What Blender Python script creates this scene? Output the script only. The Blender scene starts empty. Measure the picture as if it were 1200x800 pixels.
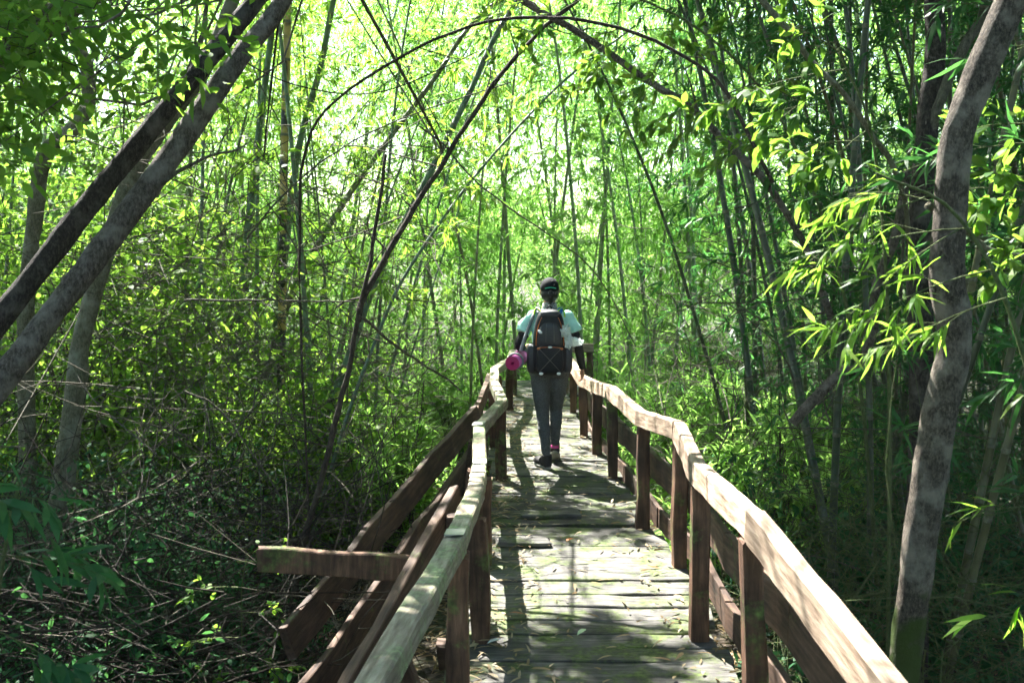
import bpy, math, random
import numpy as np
from mathutils import Vector, Matrix, Quaternion, noise as mnoise

R = math.radians
scene = bpy.context.scene
COL = scene.collection

# ------------------------------------------------------------------ camera, sky, sun, exposure
cam_d = bpy.data.cameras.new('camera')
cam_d.sensor_width = 36.0
cam_d.lens = 36.0 * 1167 / 1200
cam_d.clip_start = 0.05
cam_d.clip_end = 500
cam = bpy.data.objects.new('camera', cam_d)
COL.objects.link(cam)
cam.location = (0, 0, 1.93)
cam.rotation_euler = (R(90) - math.atan(110 / 1167), 0, math.atan(10 / 1167))
cam_d.dof.use_dof = True
cam_d.dof.focus_distance = 8.6
cam_d.dof.aperture_fstop = 5.6
scene.camera = cam

SUN = Vector((-0.36, 0.72, 1.0)).normalized()          # towards the sun
world = bpy.data.worlds.new('World')
scene.world = world
world.use_nodes = True
wn = world.node_tree.nodes
wl = world.node_tree.links
sky = wn.new('ShaderNodeTexSky')
sky.sky_type = 'NISHITA'
sky.sun_disc = False
sky.sun_elevation = math.asin(SUN.z)
sky.sun_rotation = math.atan2(SUN.x, SUN.y)
sky.air_density = 1.0
sky.dust_density = 1.5
sky.ozone_density = 1.0
wn['Background'].inputs['Strength'].default_value = 0.075
wl.new(sky.outputs[0], wn['Background'].inputs['Color'])

sun_d = bpy.data.lights.new('sun', 'SUN')
sun_d.energy = 5.0
sun_d.angle = R(0.5)
sun_d.color = (1.0, 0.965, 0.90)
sun = bpy.data.objects.new('sun', sun_d)
COL.objects.link(sun)
sun.rotation_euler = SUN.to_track_quat('Z', 'Y').to_euler()

vs = scene.view_settings
vs.view_transform = 'Standard'
vs.look = 'None'
vs.exposure = 3.05
vs.gamma = 1.0
vs.use_curve_mapping = False
scene.render.engine = 'CYCLES'
cy = scene.cycles
cy.use_denoising = True
cy.use_adaptive_sampling = True
cy.adaptive_threshold = 0.03
cy.max_bounces = 5
cy.diffuse_bounces = 3
cy.glossy_bounces = 2
cy.transmission_bounces = 6
cy.volume_bounces = 1
cy.caustics_reflective = False
cy.caustics_refractive = False
cy.sample_clamp_indirect = 6.0


HAZE = 0.0005

# ------------------------------------------------------------------ helpers
def tag(o, label=None, cat=None, group=None, kind=None):
    if label: o['label'] = label
    if cat: o['category'] = cat
    if group: o['group'] = group
    if kind: o['kind'] = kind
    return o


def thing(name, label, cat, loc=(0, 0, 0), rot=(0, 0, 0), group=None):
    o = bpy.data.objects.new(name, None)
    o.empty_display_size = 0.2
    COL.objects.link(o)
    o.location = loc
    o.rotation_euler = rot
    return tag(o, label, cat, group)


def link(name, me, mats, parent=None):
    o = bpy.data.objects.new(name, me)
    COL.objects.link(o)
    if mats is not None and len(me.materials) == 0:
        for m in (mats if isinstance(mats, (list, tuple)) else [mats]):
            me.materials.append(m)
    if parent: o.parent = parent
    return o


def copy_tree(o, parent=None):
    c = o.copy()
    COL.objects.link(c)
    if parent: c.parent = parent
    for ch in list(o.children):
        copy_tree(ch, c)
    return c


class MB:
    """collects vertices and faces (as numpy chunks) for ONE mesh"""
    def __init__(s):
        s.v = []; s.f = []; s.n = 0

    def add(s, v, faces, mat=0, smooth=True):
        v = np.asarray(v, dtype=np.float64).reshape(-1, 3)
        fs = faces if isinstance(faces, list) else [faces]
        for f in fs:
            f = np.asarray(f, dtype=np.int64)
            if f.size: s.f.append((f + s.n, mat, smooth))
        s.v.append(v); s.n += len(v)

    def tube(s, pts, rad, sides=6, mat=0, caps=True, flat=1.0):
        pts = np.asarray(pts, dtype=float)
        n = len(pts)
        rad = np.broadcast_to(np.asarray(rad, dtype=float), (n,))
        T = np.gradient(pts, axis=0)
        T /= np.linalg.norm(T, axis=1)[:, None] + 1e-9
        ref = np.array([0.0, 0.0, 1.0]) if abs(T[:, 2]).mean() < 0.8 else np.array([1.0, 0.0, 0.0])
        U = np.cross(np.broadcast_to(ref, T.shape), T)
        U /= np.linalg.norm(U, axis=1)[:, None] + 1e-9
        V = np.cross(T, U)
        a = np.linspace(0, 2 * math.pi, sides, endpoint=False)
        ring = (U[:, None, :] * np.cos(a)[None, :, None] + V[:, None, :] * (np.sin(a) * flat)[None, :, None])
        v = pts[:, None, :] + ring * rad[:, None, None]
        i = np.arange(n - 1)[:, None] * sides
        j = np.arange(sides)[None, :]
        k = (j + 1) % sides
        q = np.stack([i + j, i + k, i + sides + k, i + sides + j], axis=-1).reshape(-1, 4)
        fs = [q]
        if caps:
            fs += [np.arange(sides)[::-1][None, :], (np.arange(sides) + (n - 1) * sides)[None, :]]
        s.add(v.reshape(-1, 3), fs, mat)

    def box(s, c, ax, ay, az, mat=0):
        c, ax, ay, az = [np.asarray(q, dtype=float) for q in (c, ax, ay, az)]
        v = [c + sx * ax + sy * ay + sz * az for sz in (-1, 1) for sy in (-1, 1) for sx in (-1, 1)]
        f = [[0, 2, 3, 1], [4, 5, 7, 6], [0, 1, 5, 4], [2, 6, 7, 3], [0, 4, 6, 2], [1, 3, 7, 5]]
        s.add(v, np.array(f), mat, False)

    def ellipsoid(s, c, r, u=16, w=10, mat=0, rot=None):
        th = np.linspace(0, math.pi, w + 1)[1:-1]
        ph = np.linspace(0, 2 * math.pi, u, endpoint=False)
        v = np.stack([np.outer(np.sin(th), np.cos(ph)), np.outer(np.sin(th), np.sin(ph)),
                      np.outer(np.cos(th), np.ones(u))], axis=-1).reshape(-1, 3)
        v = np.vstack([v, [[0, 0, 1], [0, 0, -1]]]) * np.asarray(r)
        if rot is not None: v = v @ np.array(rot).T
        v = v + np.asarray(c)
        m = w - 1
        i = np.arange(m - 1)[:, None] * u; j = np.arange(u)[None, :]; k = (j + 1) % u
        q = np.stack([i + j, i + u + j, i + u + k, i + k], axis=-1).reshape(-1, 4)
        top = np.stack([np.full(u, m * u), np.arange(u), (np.arange(u) + 1) % u], axis=-1)
        b = (m - 1) * u
        bot = np.stack([np.full(u, m * u + 1), b + (np.arange(u) + 1) % u, b + np.arange(u)], axis=-1)
        s.add(v, [q, top, bot], mat)

    def loft(s, rings, sides=20, mat=0):
        """rings: (cx,cy,cz,rx,ry) stacked mainly along z; closed at both ends"""
        a = np.linspace(0, 2 * math.pi, sides, endpoint=False)
        v = np.array([[[cx + rx * math.cos(t), cy + ry * math.sin(t), cz] for t in a] for cx, cy, cz, rx, ry in rings])
        n = len(rings)
        i = np.arange(n - 1)[:, None] * sides; j = np.arange(sides)[None, :]; k = (j + 1) % sides
        q = np.stack([i + j, i + k, i + sides + k, i + sides + j], axis=-1).reshape(-1, 4)
        s.add(v.reshape(-1, 3), [q, np.arange(sides)[::-1][None, :], (np.arange(sides) + (n - 1) * sides)[None, :]], mat)

    def mesh(s, name='mesh'):
        me = bpy.data.meshes.new(name)
        V = np.vstack(s.v) if s.v else np.zeros((0, 3))
        lv, ls, mi, sm, tot = [], [], [], [], 0
        for f, m, smooth in s.f:
            k = f.shape[1]
            lv.append(f.ravel()); ls.append(np.arange(len(f)) * k + tot); tot += f.size
            mi.append(np.full(len(f), m)); sm.append(np.full(len(f), smooth))
        lv = np.concatenate(lv); ls = np.concatenate(ls); mi = np.concatenate(mi); sm = np.concatenate(sm)
        me.vertices.add(len(V)); me.vertices.foreach_set('co', V.ravel().astype(np.float32))
        me.loops.add(len(lv)); me.loops.foreach_set('vertex_index', lv.astype(np.int32))
        me.polygons.add(len(ls)); me.polygons.foreach_set('loop_start', ls.astype(np.int32))
        me.polygons.foreach_set('material_index', mi.astype(np.int32))
        me.polygons.foreach_set('use_smooth', sm)
        me.update(calc_edges=True)
        return me

    def build(s, name, mats, parent=None):
        return link(name, s.mesh(name), mats, parent)

    def leaves(s, P, D, N, L, W, kind='bamboo', mat=0):
        """batch of leaves. kind: bamboo (long, pointed), broad (oval), quad (two-triangle far leaf)"""
        P = np.asarray(P, float); D = np.asarray(D, float); N = np.asarray(N, float)
        n = len(P)
        if n == 0: return
        L = np.broadcast_to(np.asarray(L, float), (n,))[:, None]
        W = np.broadcast_to(np.asarray(W, float), (n,))[:, None] * 0.5
        D = D / (np.linalg.norm(D, axis=1)[:, None] + 1e-9)
        S = np.cross(D, N); S /= np.linalg.norm(S, axis=1)[:, None] + 1e-9
        N = np.cross(S, D)
        if kind == 'quad':
            v = np.stack([P, P + D * L * .4 + S * W, P + D * L - N * L * .12, P + D * L * .4 - S * W], axis=1)
            f = np.arange(n)[:, None] * 4 + np.array([[0, 1, 2, 3]])
            s.add(v.reshape(-1, 3), [f], mat, False); return
        if kind == 'bamboo':
            t1, w1, t2, w2, d2, d3 = .2, .95, .58, .8, .05, .2
        else:
            t1, w1, t2, w2, d2, d3 = .28, .9, .66, .85, .03, .14
        m2 = P + D * L * t2 - N * L * d2
        m1 = P + D * L * t1
        v = np.stack([P, m1 + S * W * w1 + N * W * .18, m1 - S * W * w1 + N * W * .18,
                      m2 + S * W * w2 + N * W * .12, m2 - S * W * w2 + N * W * .12, P + D * L - N * L * d3], axis=1)
        b = np.arange(n)[:, None] * 6
        s.add(v.reshape(-1, 3), [b + np.array([[0, 1, 2]]), b + np.array([[3, 5, 4]]), b + np.array([[1, 3, 4, 2]])], mat, False)


def unit(v):
    v = np.asarray(v, float)
    return v / (np.linalg.norm(v) + 1e-9)


def bez(pts, n):
    """smooth curve (Catmull-Rom) through pts, n samples"""
    P = np.asarray(pts, float)
    if len(P) == 2:
        t = np.linspace(0, 1, n)[:, None]
        return P[0] * (1 - t) + P[1] * t
    Q = np.vstack([2 * P[0] - P[1], P, 2 * P[-1] - P[-2]])
    out = []
    for u in np.linspace(0, len(P) - 1, n):
        i = min(int(u), len(P) - 2); t = u - i
        a, b, c, d = Q[i], Q[i + 1], Q[i + 2], Q[i + 3]
        out.append(.5 * ((2 * b) + (c - a) * t + (2 * a - 5 * b + 4 * c - d) * t * t + (3 * b - a - 3 * c + d) * t ** 3))
    return np.array(out)


# ------------------------------------------------------------------ materials
def new_mat(name):
    m = bpy.data.materials.new(name)
    m.use_nodes = True
    nt = m.node_tree
    return m, nt.nodes, nt.links, nt.nodes['Principled BSDF']


def ramp(n, stops):
    r = n.new('ShaderNodeValToRGB')
    els = r.color_ramp.elements
    while len(els) < len(stops): els.new(0.5)
    for e, (p, c) in zip(els, stops):
        e.position = p; e.color = (*c, 1) if len(c) == 3 else c
    return r


def leaf_mat(name, cols, trans, tmix=0.5, rough=0.42, brown=0.0, spec=0.2):
    """cols: leaf colours picked per leaf; trans: colour of light coming through the blade"""
    m, n, l, b = new_mat(name)
    g = n.new('ShaderNodeNewGeometry')
    oi = n.new('ShaderNodeObjectInfo')
    ad = n.new('ShaderNodeMath'); ad.operation = 'MULTIPLY_ADD'
    l.new(oi.outputs['Random'], ad.inputs[0]); ad.inputs[1].default_value = 0.35
    l.new(g.outputs['Random Per Island'], ad.inputs[2])
    md = n.new('ShaderNodeMath'); md.operation = 'MULTIPLY'; md.inputs[1].default_value = 1 / 1.35
    l.new(ad.outputs[0], md.inputs[0])
    st = [(i / max(1, len(cols) - 1) * (1 - brown), c) for i, c in enumerate(cols)]
    if brown > 0: st.append((min(1.0, 1 - brown * .5), (0.16, 0.10, 0.035)))
    r = ramp(n, st)
    l.new(md.outputs[0], r.inputs[0])
    l.new(r.outputs[0], b.inputs['Base Color'])
    b.inputs['Roughness'].default_value = rough
    b.inputs['Specular IOR Level'].default_value = spec
    t = n.new('ShaderNodeBsdfTranslucent')
    mix = n.new('ShaderNodeMix'); mix.data_type = 'RGBA'; mix.blend_type = 'MIX'
    mix.inputs[0].default_value = 0.45
    mul = n.new('ShaderNodeVectorMath'); mul.operation = 'SCALE'; mul.inputs[3].default_value = 2.2
    l.new(r.outputs[0], mul.inputs[0])
    l.new(mul.outputs[0], mix.inputs[6]); mix.inputs[7].default_value = (*trans, 1)
    l.new(mix.outputs[2], t.inputs['Color'])
    ms = n.new('ShaderNodeMixShader'); ms.inputs[0].default_value = tmix
    l.new(b.outputs[0], ms.inputs[1]); l.new(t.outputs[0], ms.inputs[2])
    l.new(ms.outputs[0], n['Material Output'].inputs['Surface'])
    return m


M = {}
M['bleaf'] = leaf_mat('bamboo_leaf', [(.034, .105, .014), (.055, .14, .016), (.10, .175, .025), (.15, .20, .03)], (.40, .66, .06), .58, brown=.03)
M['bleaf_far'] = leaf_mat('far_glow_bamboo_leaf', [(.038, .11, .022), (.065, .15, .028), (.10, .185, .034), (.145, .21, .04)], (.44, .76, .15), .7, brown=.02)  # bamboo leaf for the distance, its hazy mint glow put into the colour
M['bleaf_dark'] = leaf_mat('shade_bamboo_leaf', [(.014, .062, .022), (.026, .085, .024), (.04, .11, .024)], (.10, .34, .05), .45)  # bamboo leaf made darker and cooler: shade put into the colour
M['broad'] = leaf_mat('broad_leaf', [(.018, .08, .014), (.034, .11, .016), (.07, .14, .02), (.11, .165, .024)], (.36, .58, .05), .52, rough=.55, spec=.12)
M['broad_dark'] = leaf_mat('shade_dark_leaf', [(.010, .05, .024), (.02, .075, .028), (.03, .09, .022)], (.10, .28, .06), .35, rough=.55, spec=.1)  # dark broad leaf, with shade worked into its colour
M['dry'] = leaf_mat('dry_leaf', [(.10, .065, .03), (.19, .14, .07), (.28, .22, .13), (.36, .31, .22)], (.3, .2, .08), .25, rough=.7, spec=.2)


def wood_mat(name, cols, moss=0.0, scale=1.0, moss_col=(.09, .13, .03), axis=0, rough=.75, bump=.35, stain=.5):
    """weathered sawn timber: grain along local axis, dark stains, green algae film in patches"""
    m, n, l, b = new_mat(name)
    tc = n.new('ShaderNodeTexCoord'); oi = n.new('ShaderNodeObjectInfo')
    mp = n.new('ShaderNodeMapping')
    sc = [14.0 * scale] * 3; sc[axis] = 1.6 * scale
    mp.inputs['Scale'].default_value = sc
    off = n.new('ShaderNodeVectorMath'); off.operation = 'SCALE'; off.inputs[3].default_value = 37.0
    cb = n.new('ShaderNodeCombineXYZ')
    for i in range(3): l.new(oi.outputs['Random'], cb.inputs[i])
    l.new(cb.outputs[0], off.inputs[0])
    l.new(tc.outputs['Object'], mp.inputs['Vector']); l.new(off.outputs[0], mp.inputs['Location'])
    gr = n.new('ShaderNodeTexNoise'); gr.inputs['Scale'].default_value = 3.0; gr.inputs['Detail'].default_value = 6; gr.inputs['Roughness'].default_value = .65
    l.new(mp.outputs[0], gr.inputs['Vector'])
    r = ramp(n, [(.3, cols[0]), (.5, cols[1]), (.72, cols[2])])
    l.new(gr.outputs[0], r.inputs[0])
    geo = n.new('ShaderNodeNewGeometry')
    st = n.new('ShaderNodeTexNoise'); st.inputs['Scale'].default_value = 5.0; st.inputs['Detail'].default_value = 5
    l.new(geo.outputs['Position'], st.inputs['Vector'])
    sr = ramp(n, [(.35, (1 - stain,) * 3), (.6, (1.05, 1.05, 1.05))])
    l.new(st.outputs[0], sr.inputs[0])
    mm = n.new('ShaderNodeMix'); mm.data_type = 'RGBA'; mm.blend_type = 'MULTIPLY'; mm.inputs[0].default_value = 1
    l.new(r.outputs[0], mm.inputs[6]); l.new(sr.outputs[0], mm.inputs[7])
    # board to board difference
    hv = n.new('ShaderNodeHueSaturation')
    mr = n.new('ShaderNodeMapRange'); mr.inputs[3].default_value = .72; mr.inputs[4].default_value = 1.28
    l.new(oi.outputs['Random'], mr.inputs[0]); l.new(mr.outputs[0], hv.inputs['Value'])
    l.new(mm.outputs[2], hv.inputs['Color'])
    out = hv.outputs[0]
    if moss > 0:
        mo = n.new('ShaderNodeTexNoise'); mo.inputs['Scale'].default_value = 4.2; mo.inputs['Detail'].default_value = 9; mo.inputs['Roughness'].default_value = .72
        l.new(geo.outputs['Position'], mo.inputs['Vector'])
        mr2 = ramp(n, [(.62 - moss * .25, (0, 0, 0)), (.72 - moss * .2, (1, 1, 1))])
        l.new(mo.outputs[0], mr2.inputs[0])
        mx = n.new('ShaderNodeMix'); mx.data_type = 'RGBA'
        l.new(mr2.outputs[0], mx.inputs[0]); l.new(out, mx.inputs[6])
        mc = n.new('ShaderNodeTexNoise'); mc.inputs['Scale'].default_value = 40
        l.new(geo.outputs['Position'], mc.inputs['Vector'])
        mcr = ramp(n, [(.35, tuple(c * .5 for c in moss_col)), (.65, tuple(c * 1.4 for c in moss_col))])
        l.new(mc.outputs[0], mcr.inputs[0]); l.new(mcr.outputs[0], mx.inputs[7])
        out = mx.outputs[2]
    l.new(out, b.inputs['Base Color'])
    b.inputs['Roughness'].default_value = rough
    b.inputs['Specular IOR Level'].default_value = .25
    bp = n.new('ShaderNodeBump'); bp.inputs['Strength'].default_value = bump; bp.inputs['Distance'].default_value = .012
    l.new(gr.outputs[0], bp.inputs['Height']); l.new(bp.outputs[0], b.inputs['Normal'])
    return m


M['plank'] = wood_mat('weathered_grey_plank', [(.032, .031, .028), (.085, .08, .072), (.175, .165, .148)], moss=.58, moss_col=(.06, .085, .018), stain=.6, bump=.6)
M['post'] = wood_mat('dark_red_brown_post', [(.045, .022, .013), (.11, .055, .032), (.19, .10, .06)], moss=.34, axis=2, stain=.65, bump=.7)
M['rail_r'] = wood_mat('sun_bleached_rail', [(.12, .075, .048), (.31, .225, .16), (.50, .40, .30)], axis=1, stain=.3)
M['rail_l'] = wood_mat('algae_green_rail', [(.09, .065, .045), (.21, .175, .125), (.36, .33, .25)], moss=.62, moss_col=(.17, .22, .10), axis=1, stain=.3)
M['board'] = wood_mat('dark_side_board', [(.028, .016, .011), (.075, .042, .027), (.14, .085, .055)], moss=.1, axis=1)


def bark_mat(name, dark, mid, light, lichen=None, lamount=.5, scale=1.0, moss_z=None):
    m, n, l, b = new_mat(name)
    tc = n.new('ShaderNodeTexCoord'); mp = n.new('ShaderNodeMapping')
    mp.inputs['Scale'].default_value = (9 * scale, 9 * scale, 4.5 * scale)
    l.new(tc.outputs['Object'], mp.inputs[0])
    a = n.new('ShaderNodeTexNoise'); a.inputs['Scale'].default_value = 6; a.inputs['Detail'].default_value = 12; a.inputs['Roughness'].default_value = .78
    l.new(mp.outputs[0], a.inputs['Vector'])
    r = ramp(n, [(.36, dark), (.5, mid), (.68, light)])
    l.new(a.outputs[0], r.inputs[0])
    out = r.outputs[0]
    if lichen:
        c = n.new('ShaderNodeTexNoise'); c.inputs['Scale'].default_value = 5 * scale; c.inputs['Detail'].default_value = 6; c.inputs['Roughness'].default_value = .6
        l.new(tc.outputs['Object'], c.inputs['Vector'])
        cr = ramp(n, [(.58 - lamount * .3, (0, 0, 0)), (.74 - lamount * .25, (.85, .85, .85))])
        l.new(c.outputs[0], cr.inputs[0])
        mx = n.new('ShaderNodeMix'); mx.data_type = 'RGBA'
        l.new(cr.outputs[0], mx.inputs[0]); l.new(out, mx.inputs[6]); mx.inputs[7].default_value = (*lichen, 1)
        out = mx.outputs[2]
    if moss_z is not None:
        sp = n.new('ShaderNodeSeparateXYZ'); l.new(tc.outputs['Object'], sp.inputs[0])
        nz = n.new('ShaderNodeTexNoise'); nz.inputs['Scale'].default_value = 7; l.new(tc.outputs['Object'], nz.inputs['Vector'])
        ad = n.new('ShaderNodeMath'); ad.operation = 'MULTIPLY_ADD'; l.new(nz.outputs[0], ad.inputs[0]); ad.inputs[1].default_value = -1.2; l.new(sp.outputs[2], ad.inputs[2])
        mr = n.new('ShaderNodeMapRange'); mr.inputs[1].default_value = moss_z - .6; mr.inputs[2].default_value = moss_z - .75
        l.new(ad.outputs[0], mr.inputs[0])
        mx2 = n.new('ShaderNodeMix'); mx2.data_type = 'RGBA'; l.new(mr.outputs[0], mx2.inputs[0]); l.new(out, mx2.inputs[6]); mx2.inputs[7].default_value = (.045, .075, .012, 1)
        out = mx2.outputs[2]
    l.new(out, b.inputs['Base Color'])
    b.inputs['Roughness'].default_value = .85
    b.inputs['Specular IOR Level'].default_value = .2
    bp = n.new('ShaderNodeBump'); bp.inputs['Strength'].default_value = 1.0; bp.inputs['Distance'].default_value = .03
    l.new(a.outputs[0], bp.inputs['Height']); l.new(bp.outputs[0], b.inputs['Normal'])
    return m


M['bark_dark'] = bark_mat('dark_bark', (.008, .006, .005), (.035, .027, .023), (.11, .09, .078), (.15, .13, .115), .2, 1.4)
M['bark_grey'] = bark_mat('grey_brown_bark', (.018, .013, .010), (.095, .075, .06), (.23, .19, .16), (.25, .215, .185), .3, 1.5)
M['bark_right'] = bark_mat('mottled_bark', (.011, .009, .007), (.07, .055, .042), (.24, .20, .155), (.27, .235, .19), .36, 1.7, moss_z=.42)
M['bark_pale'] = bark_mat('pale_lichen_bark', (.05, .045, .025), (.13, .12, .075), (.24, .22, .155), (.26, .25, .19), .35, 1.4)
M['twig'] = bark_mat('dry_twig', (.04, .036, .026), (.10, .09, .065), (.20, .18, .135))
M['twig_dark'] = bark_mat('dark_twig', (.02, .016, .012), (.055, .04, .03), (.11, .085, .06))
M['twig_shade'] = bark_mat('shade_twig', (.010, .008, .006), (.026, .021, .015), (.055, .045, .032))  # twig darkened again, the shade below the trunks is in its colour
M['twig_green'] = bark_mat('green_twig', (.04, .06, .02), (.09, .12, .04), (.15, .17, .07))


def culm_mat(name, a, bcol, ring=(.16, .17, .12), dead=.0):
    m, n, l, b = new_mat(name)
    oi = n.new('ShaderNodeObjectInfo'); tc = n.new('ShaderNodeTexCoord')
    r = ramp(n, [(0, a), (.7, bcol), (1, (.13, .11, .05))])
    l.new(oi.outputs['Random'], r.inputs[0])
    nz = n.new('ShaderNodeTexNoise'); nz.inputs['Scale'].default_value = 6; nz.inputs['Detail'].default_value = 5
    l.new(tc.outputs['Object'], nz.inputs['Vector'])
    nr = ramp(n, [(.35, (.55, .55, .55)), (.65, (1.25, 1.25, 1.2))])
    l.new(nz.outputs[0], nr.inputs[0])
    mx = n.new('ShaderNodeMix'); mx.data_type = 'RGBA'; mx.blend_type = 'MULTIPLY'; mx.inputs[0].default_value = 1
    l.new(r.outputs[0], mx.inputs[6]); l.new(nr.outputs[0], mx.inputs[7])
    l.new(mx.outputs[2], b.inputs['Base Color'])
    b.inputs['Roughness'].default_value = .45
    return m


M['culm'] = culm_mat('blue_green_culm', (.07, .13, .075), (.10, .15, .06))
M['culm_far'] = culm_mat('lightened_far_culm', (.13, .21, .10), (.17, .22, .09))  # far culms lightened in colour to offset their backlit darkness
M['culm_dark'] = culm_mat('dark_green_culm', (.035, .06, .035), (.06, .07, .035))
M['culm_node'] = bark_mat('culm_node', (.10, .10, .07), (.18, .17, .12), (.26, .25, .19))


def simple(name, col, rough=.6, spec=.3, noise_amt=0.0, nscale=60, metal=0):
    m, n, l, b = new_mat(name)
    b.inputs['Roughness'].default_value = rough
    b.inputs['Specular IOR Level'].default_value = spec
    b.inputs['Metallic'].default_value = metal
    tc = n.new('ShaderNodeTexCoord')
    nz = n.new('ShaderNodeTexNoise'); nz.inputs['Scale'].default_value = nscale; nz.inputs['Detail'].default_value = 4
    l.new(tc.outputs['Object'], nz.inputs['Vector'])
    k = max(noise_amt, .08)
    r = ramp(n, [(.3, tuple(c * (1 - k) for c in col)), (.7, tuple(c * (1 + k) for c in col))])
    l.new(nz.outputs[0], r.inputs[0]); l.new(r.outputs[0], b.inputs['Base Color'])
    bp = n.new('ShaderNodeBump'); bp.inputs['Strength'].default_value = .25; bp.inputs['Distance'].default_value = .004
    l.new(nz.outputs[0], bp.inputs['Height']); l.new(bp.outputs[0], b.inputs['Normal'])
    return m


# forest floor: dark soil with leaf litter tones
m, n, l, b = new_mat('forest_floor'); M['floor'] = m
geo = n.new('ShaderNodeNewGeometry')
vo = n.new('ShaderNodeTexVoronoi'); vo.inputs['Scale'].default_value = 16
nz = n.new('ShaderNodeTexNoise'); nz.inputs['Scale'].default_value = 1.3; nz.inputs['Detail'].default_value = 8
l.new(geo.outputs['Position'], vo.inputs['Vector']); l.new(geo.outputs['Position'], nz.inputs['Vector'])
r1 = ramp(n, [(0, (.014, .011, .007)), (.5, (.035, .026, .016)), (1, (.075, .055, .033))])
l.new(vo.outputs['Color'], r1.inputs[0])
r2 = ramp(n, [(.45, (.0, .0, .0)), (.65, (1, 1, 1))]); l.new(nz.outputs[0], r2.inputs[0])
mx = n.new('ShaderNodeMix'); mx.data_type = 'RGBA'; l.new(r2.outputs[0], mx.inputs[0]); l.new(r1.outputs[0], mx.inputs[6]); mx.inputs[7].default_value = (.03, .05, .015, 1)
l.new(mx.outputs[2], b.inputs['Base Color']); b.inputs['Roughness'].default_value = .95
bp = n.new('ShaderNodeBump'); bp.inputs['Strength'].default_value = .8; bp.inputs['Distance'].default_value = .05
l.new(vo.outputs['Distance'], bp.inputs['Height']); l.new(bp.outputs[0], b.inputs['Normal'])


# ------------------------------------------------------------------ ground
def ground_z(x, y):
    d = math.hypot(x, y)
    z = -1.15 + 0.28 * mnoise.noise(Vector((x * .25, y * .25, 3.1))) + 0.08 * mnoise.noise(Vector((x * .9, y * .9, 7.7)))
    z += 0.5 * max(0, min(1, (abs(x - .4) - 2) / 6)) + max(0, (y - 14)) * .02
    return z


xs = np.concatenate([np.linspace(-200, -16, 14)[:-1], np.linspace(-15, 15, 76), np.linspace(16, 200, 14)[1:]])
ys = np.concatenate([np.linspace(-120, -4, 8)[:-1], np.linspace(-3, 36, 98), np.linspace(38, 260, 14)[1:]])
gv = np.array([[x, y, ground_z(x, y)] for y in ys for x in xs])
nx, ny = len(xs), len(ys)
i = np.arange(ny - 1)[:, None] * nx; j = np.arange(nx - 1)[None, :]
gf = np.stack([i + j, i + j + 1, i + nx + j + 1, i + nx + j], axis=-1).reshape(-1, 4)
g = MB(); g.add(gv, gf)
tag(g.build('ground', M['floor']), kind='structure')

# ------------------------------------------------------------------ boardwalk
rng = random.Random(11)


def beam_mesh(length, w, h, seed, segs=6, wob=.006, chip=.006):
    """a sawn timber along local Y: uneven edges, slightly twisted, ends not square. Origin at its middle."""
    rg = random.Random(seed)
    mb = MB(); v = []
    ch = min(w, h) * .10
    for k in range(segs + 1):
        y = -length / 2 + length * k / segs
        ox = rg.uniform(-wob, wob); oz = rg.uniform(-wob, wob) * .6
        dw = rg.uniform(-chip, chip); dh = rg.uniform(-chip, chip)
        a, c = w / 2 + dw, h / 2 + dh
        for px, pz in ((-a, -c + ch), (-a + ch, -c), (a - ch, -c), (a, -c + ch), (a, c - ch), (a - ch, c), (-a + ch, c), (-a, c - ch)):
            yy = y + (rg.uniform(-.012, .012) if k in (0, segs) else 0)
            v.append((px + ox, yy, pz + oz))
    i = np.arange(segs)[:, None] * 8; j = np.arange(8)[None, :]; kk = (j + 1) % 8
    q = np.stack([i + j, i + 8 + j, i + 8 + kk, i + kk], axis=-1).reshape(-1, 4)
    mb.add(v, [q, np.arange(8)[None, :], (np.arange(8) + segs * 8)[::-1][None, :]], 0, False)
    return mb.mesh('timber')


def beam(name, a, b, w, h, mat, parent, seed, roll=0.0, segs=6, **kw):
    a = Vector(a); b = Vector(b); d = b - a
    me = beam_mesh(d.length, w, h, seed, segs, **kw)
    o = link(name, me, mat, parent)
    y = d.normalized()
    x = y.cross(Vector((0, 0, 1)))
    if x.length < .05: x = Vector((1, 0, 0))
    x.normalize(); z = x.cross(y)
    q = Matrix((x, y, z)).transposed().to_quaternion() @ Quaternion((0, 1, 0), roll)
    o.rotation_mode = 'QUATERNION'; o.rotation_quaternion = q
    o.location = (a + b) / 2
    return o


def vpost(name, x, y, z0, z1, w, d, mat, parent, seed, lean=(0, 0)):
    """upright: grain along local Z"""
    me = beam_mesh(z1 - z0, w, d, seed, 5)
    me.transform(Matrix.Rotation(R(90), 4, 'X'))
    o = link(name, me, mat, parent)
    o.location = (x, y, (z0 + z1) / 2)
    o.rotation_euler = (lean[1], lean[0], random.Random(seed).uniform(-.06, .06))
    return o


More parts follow.
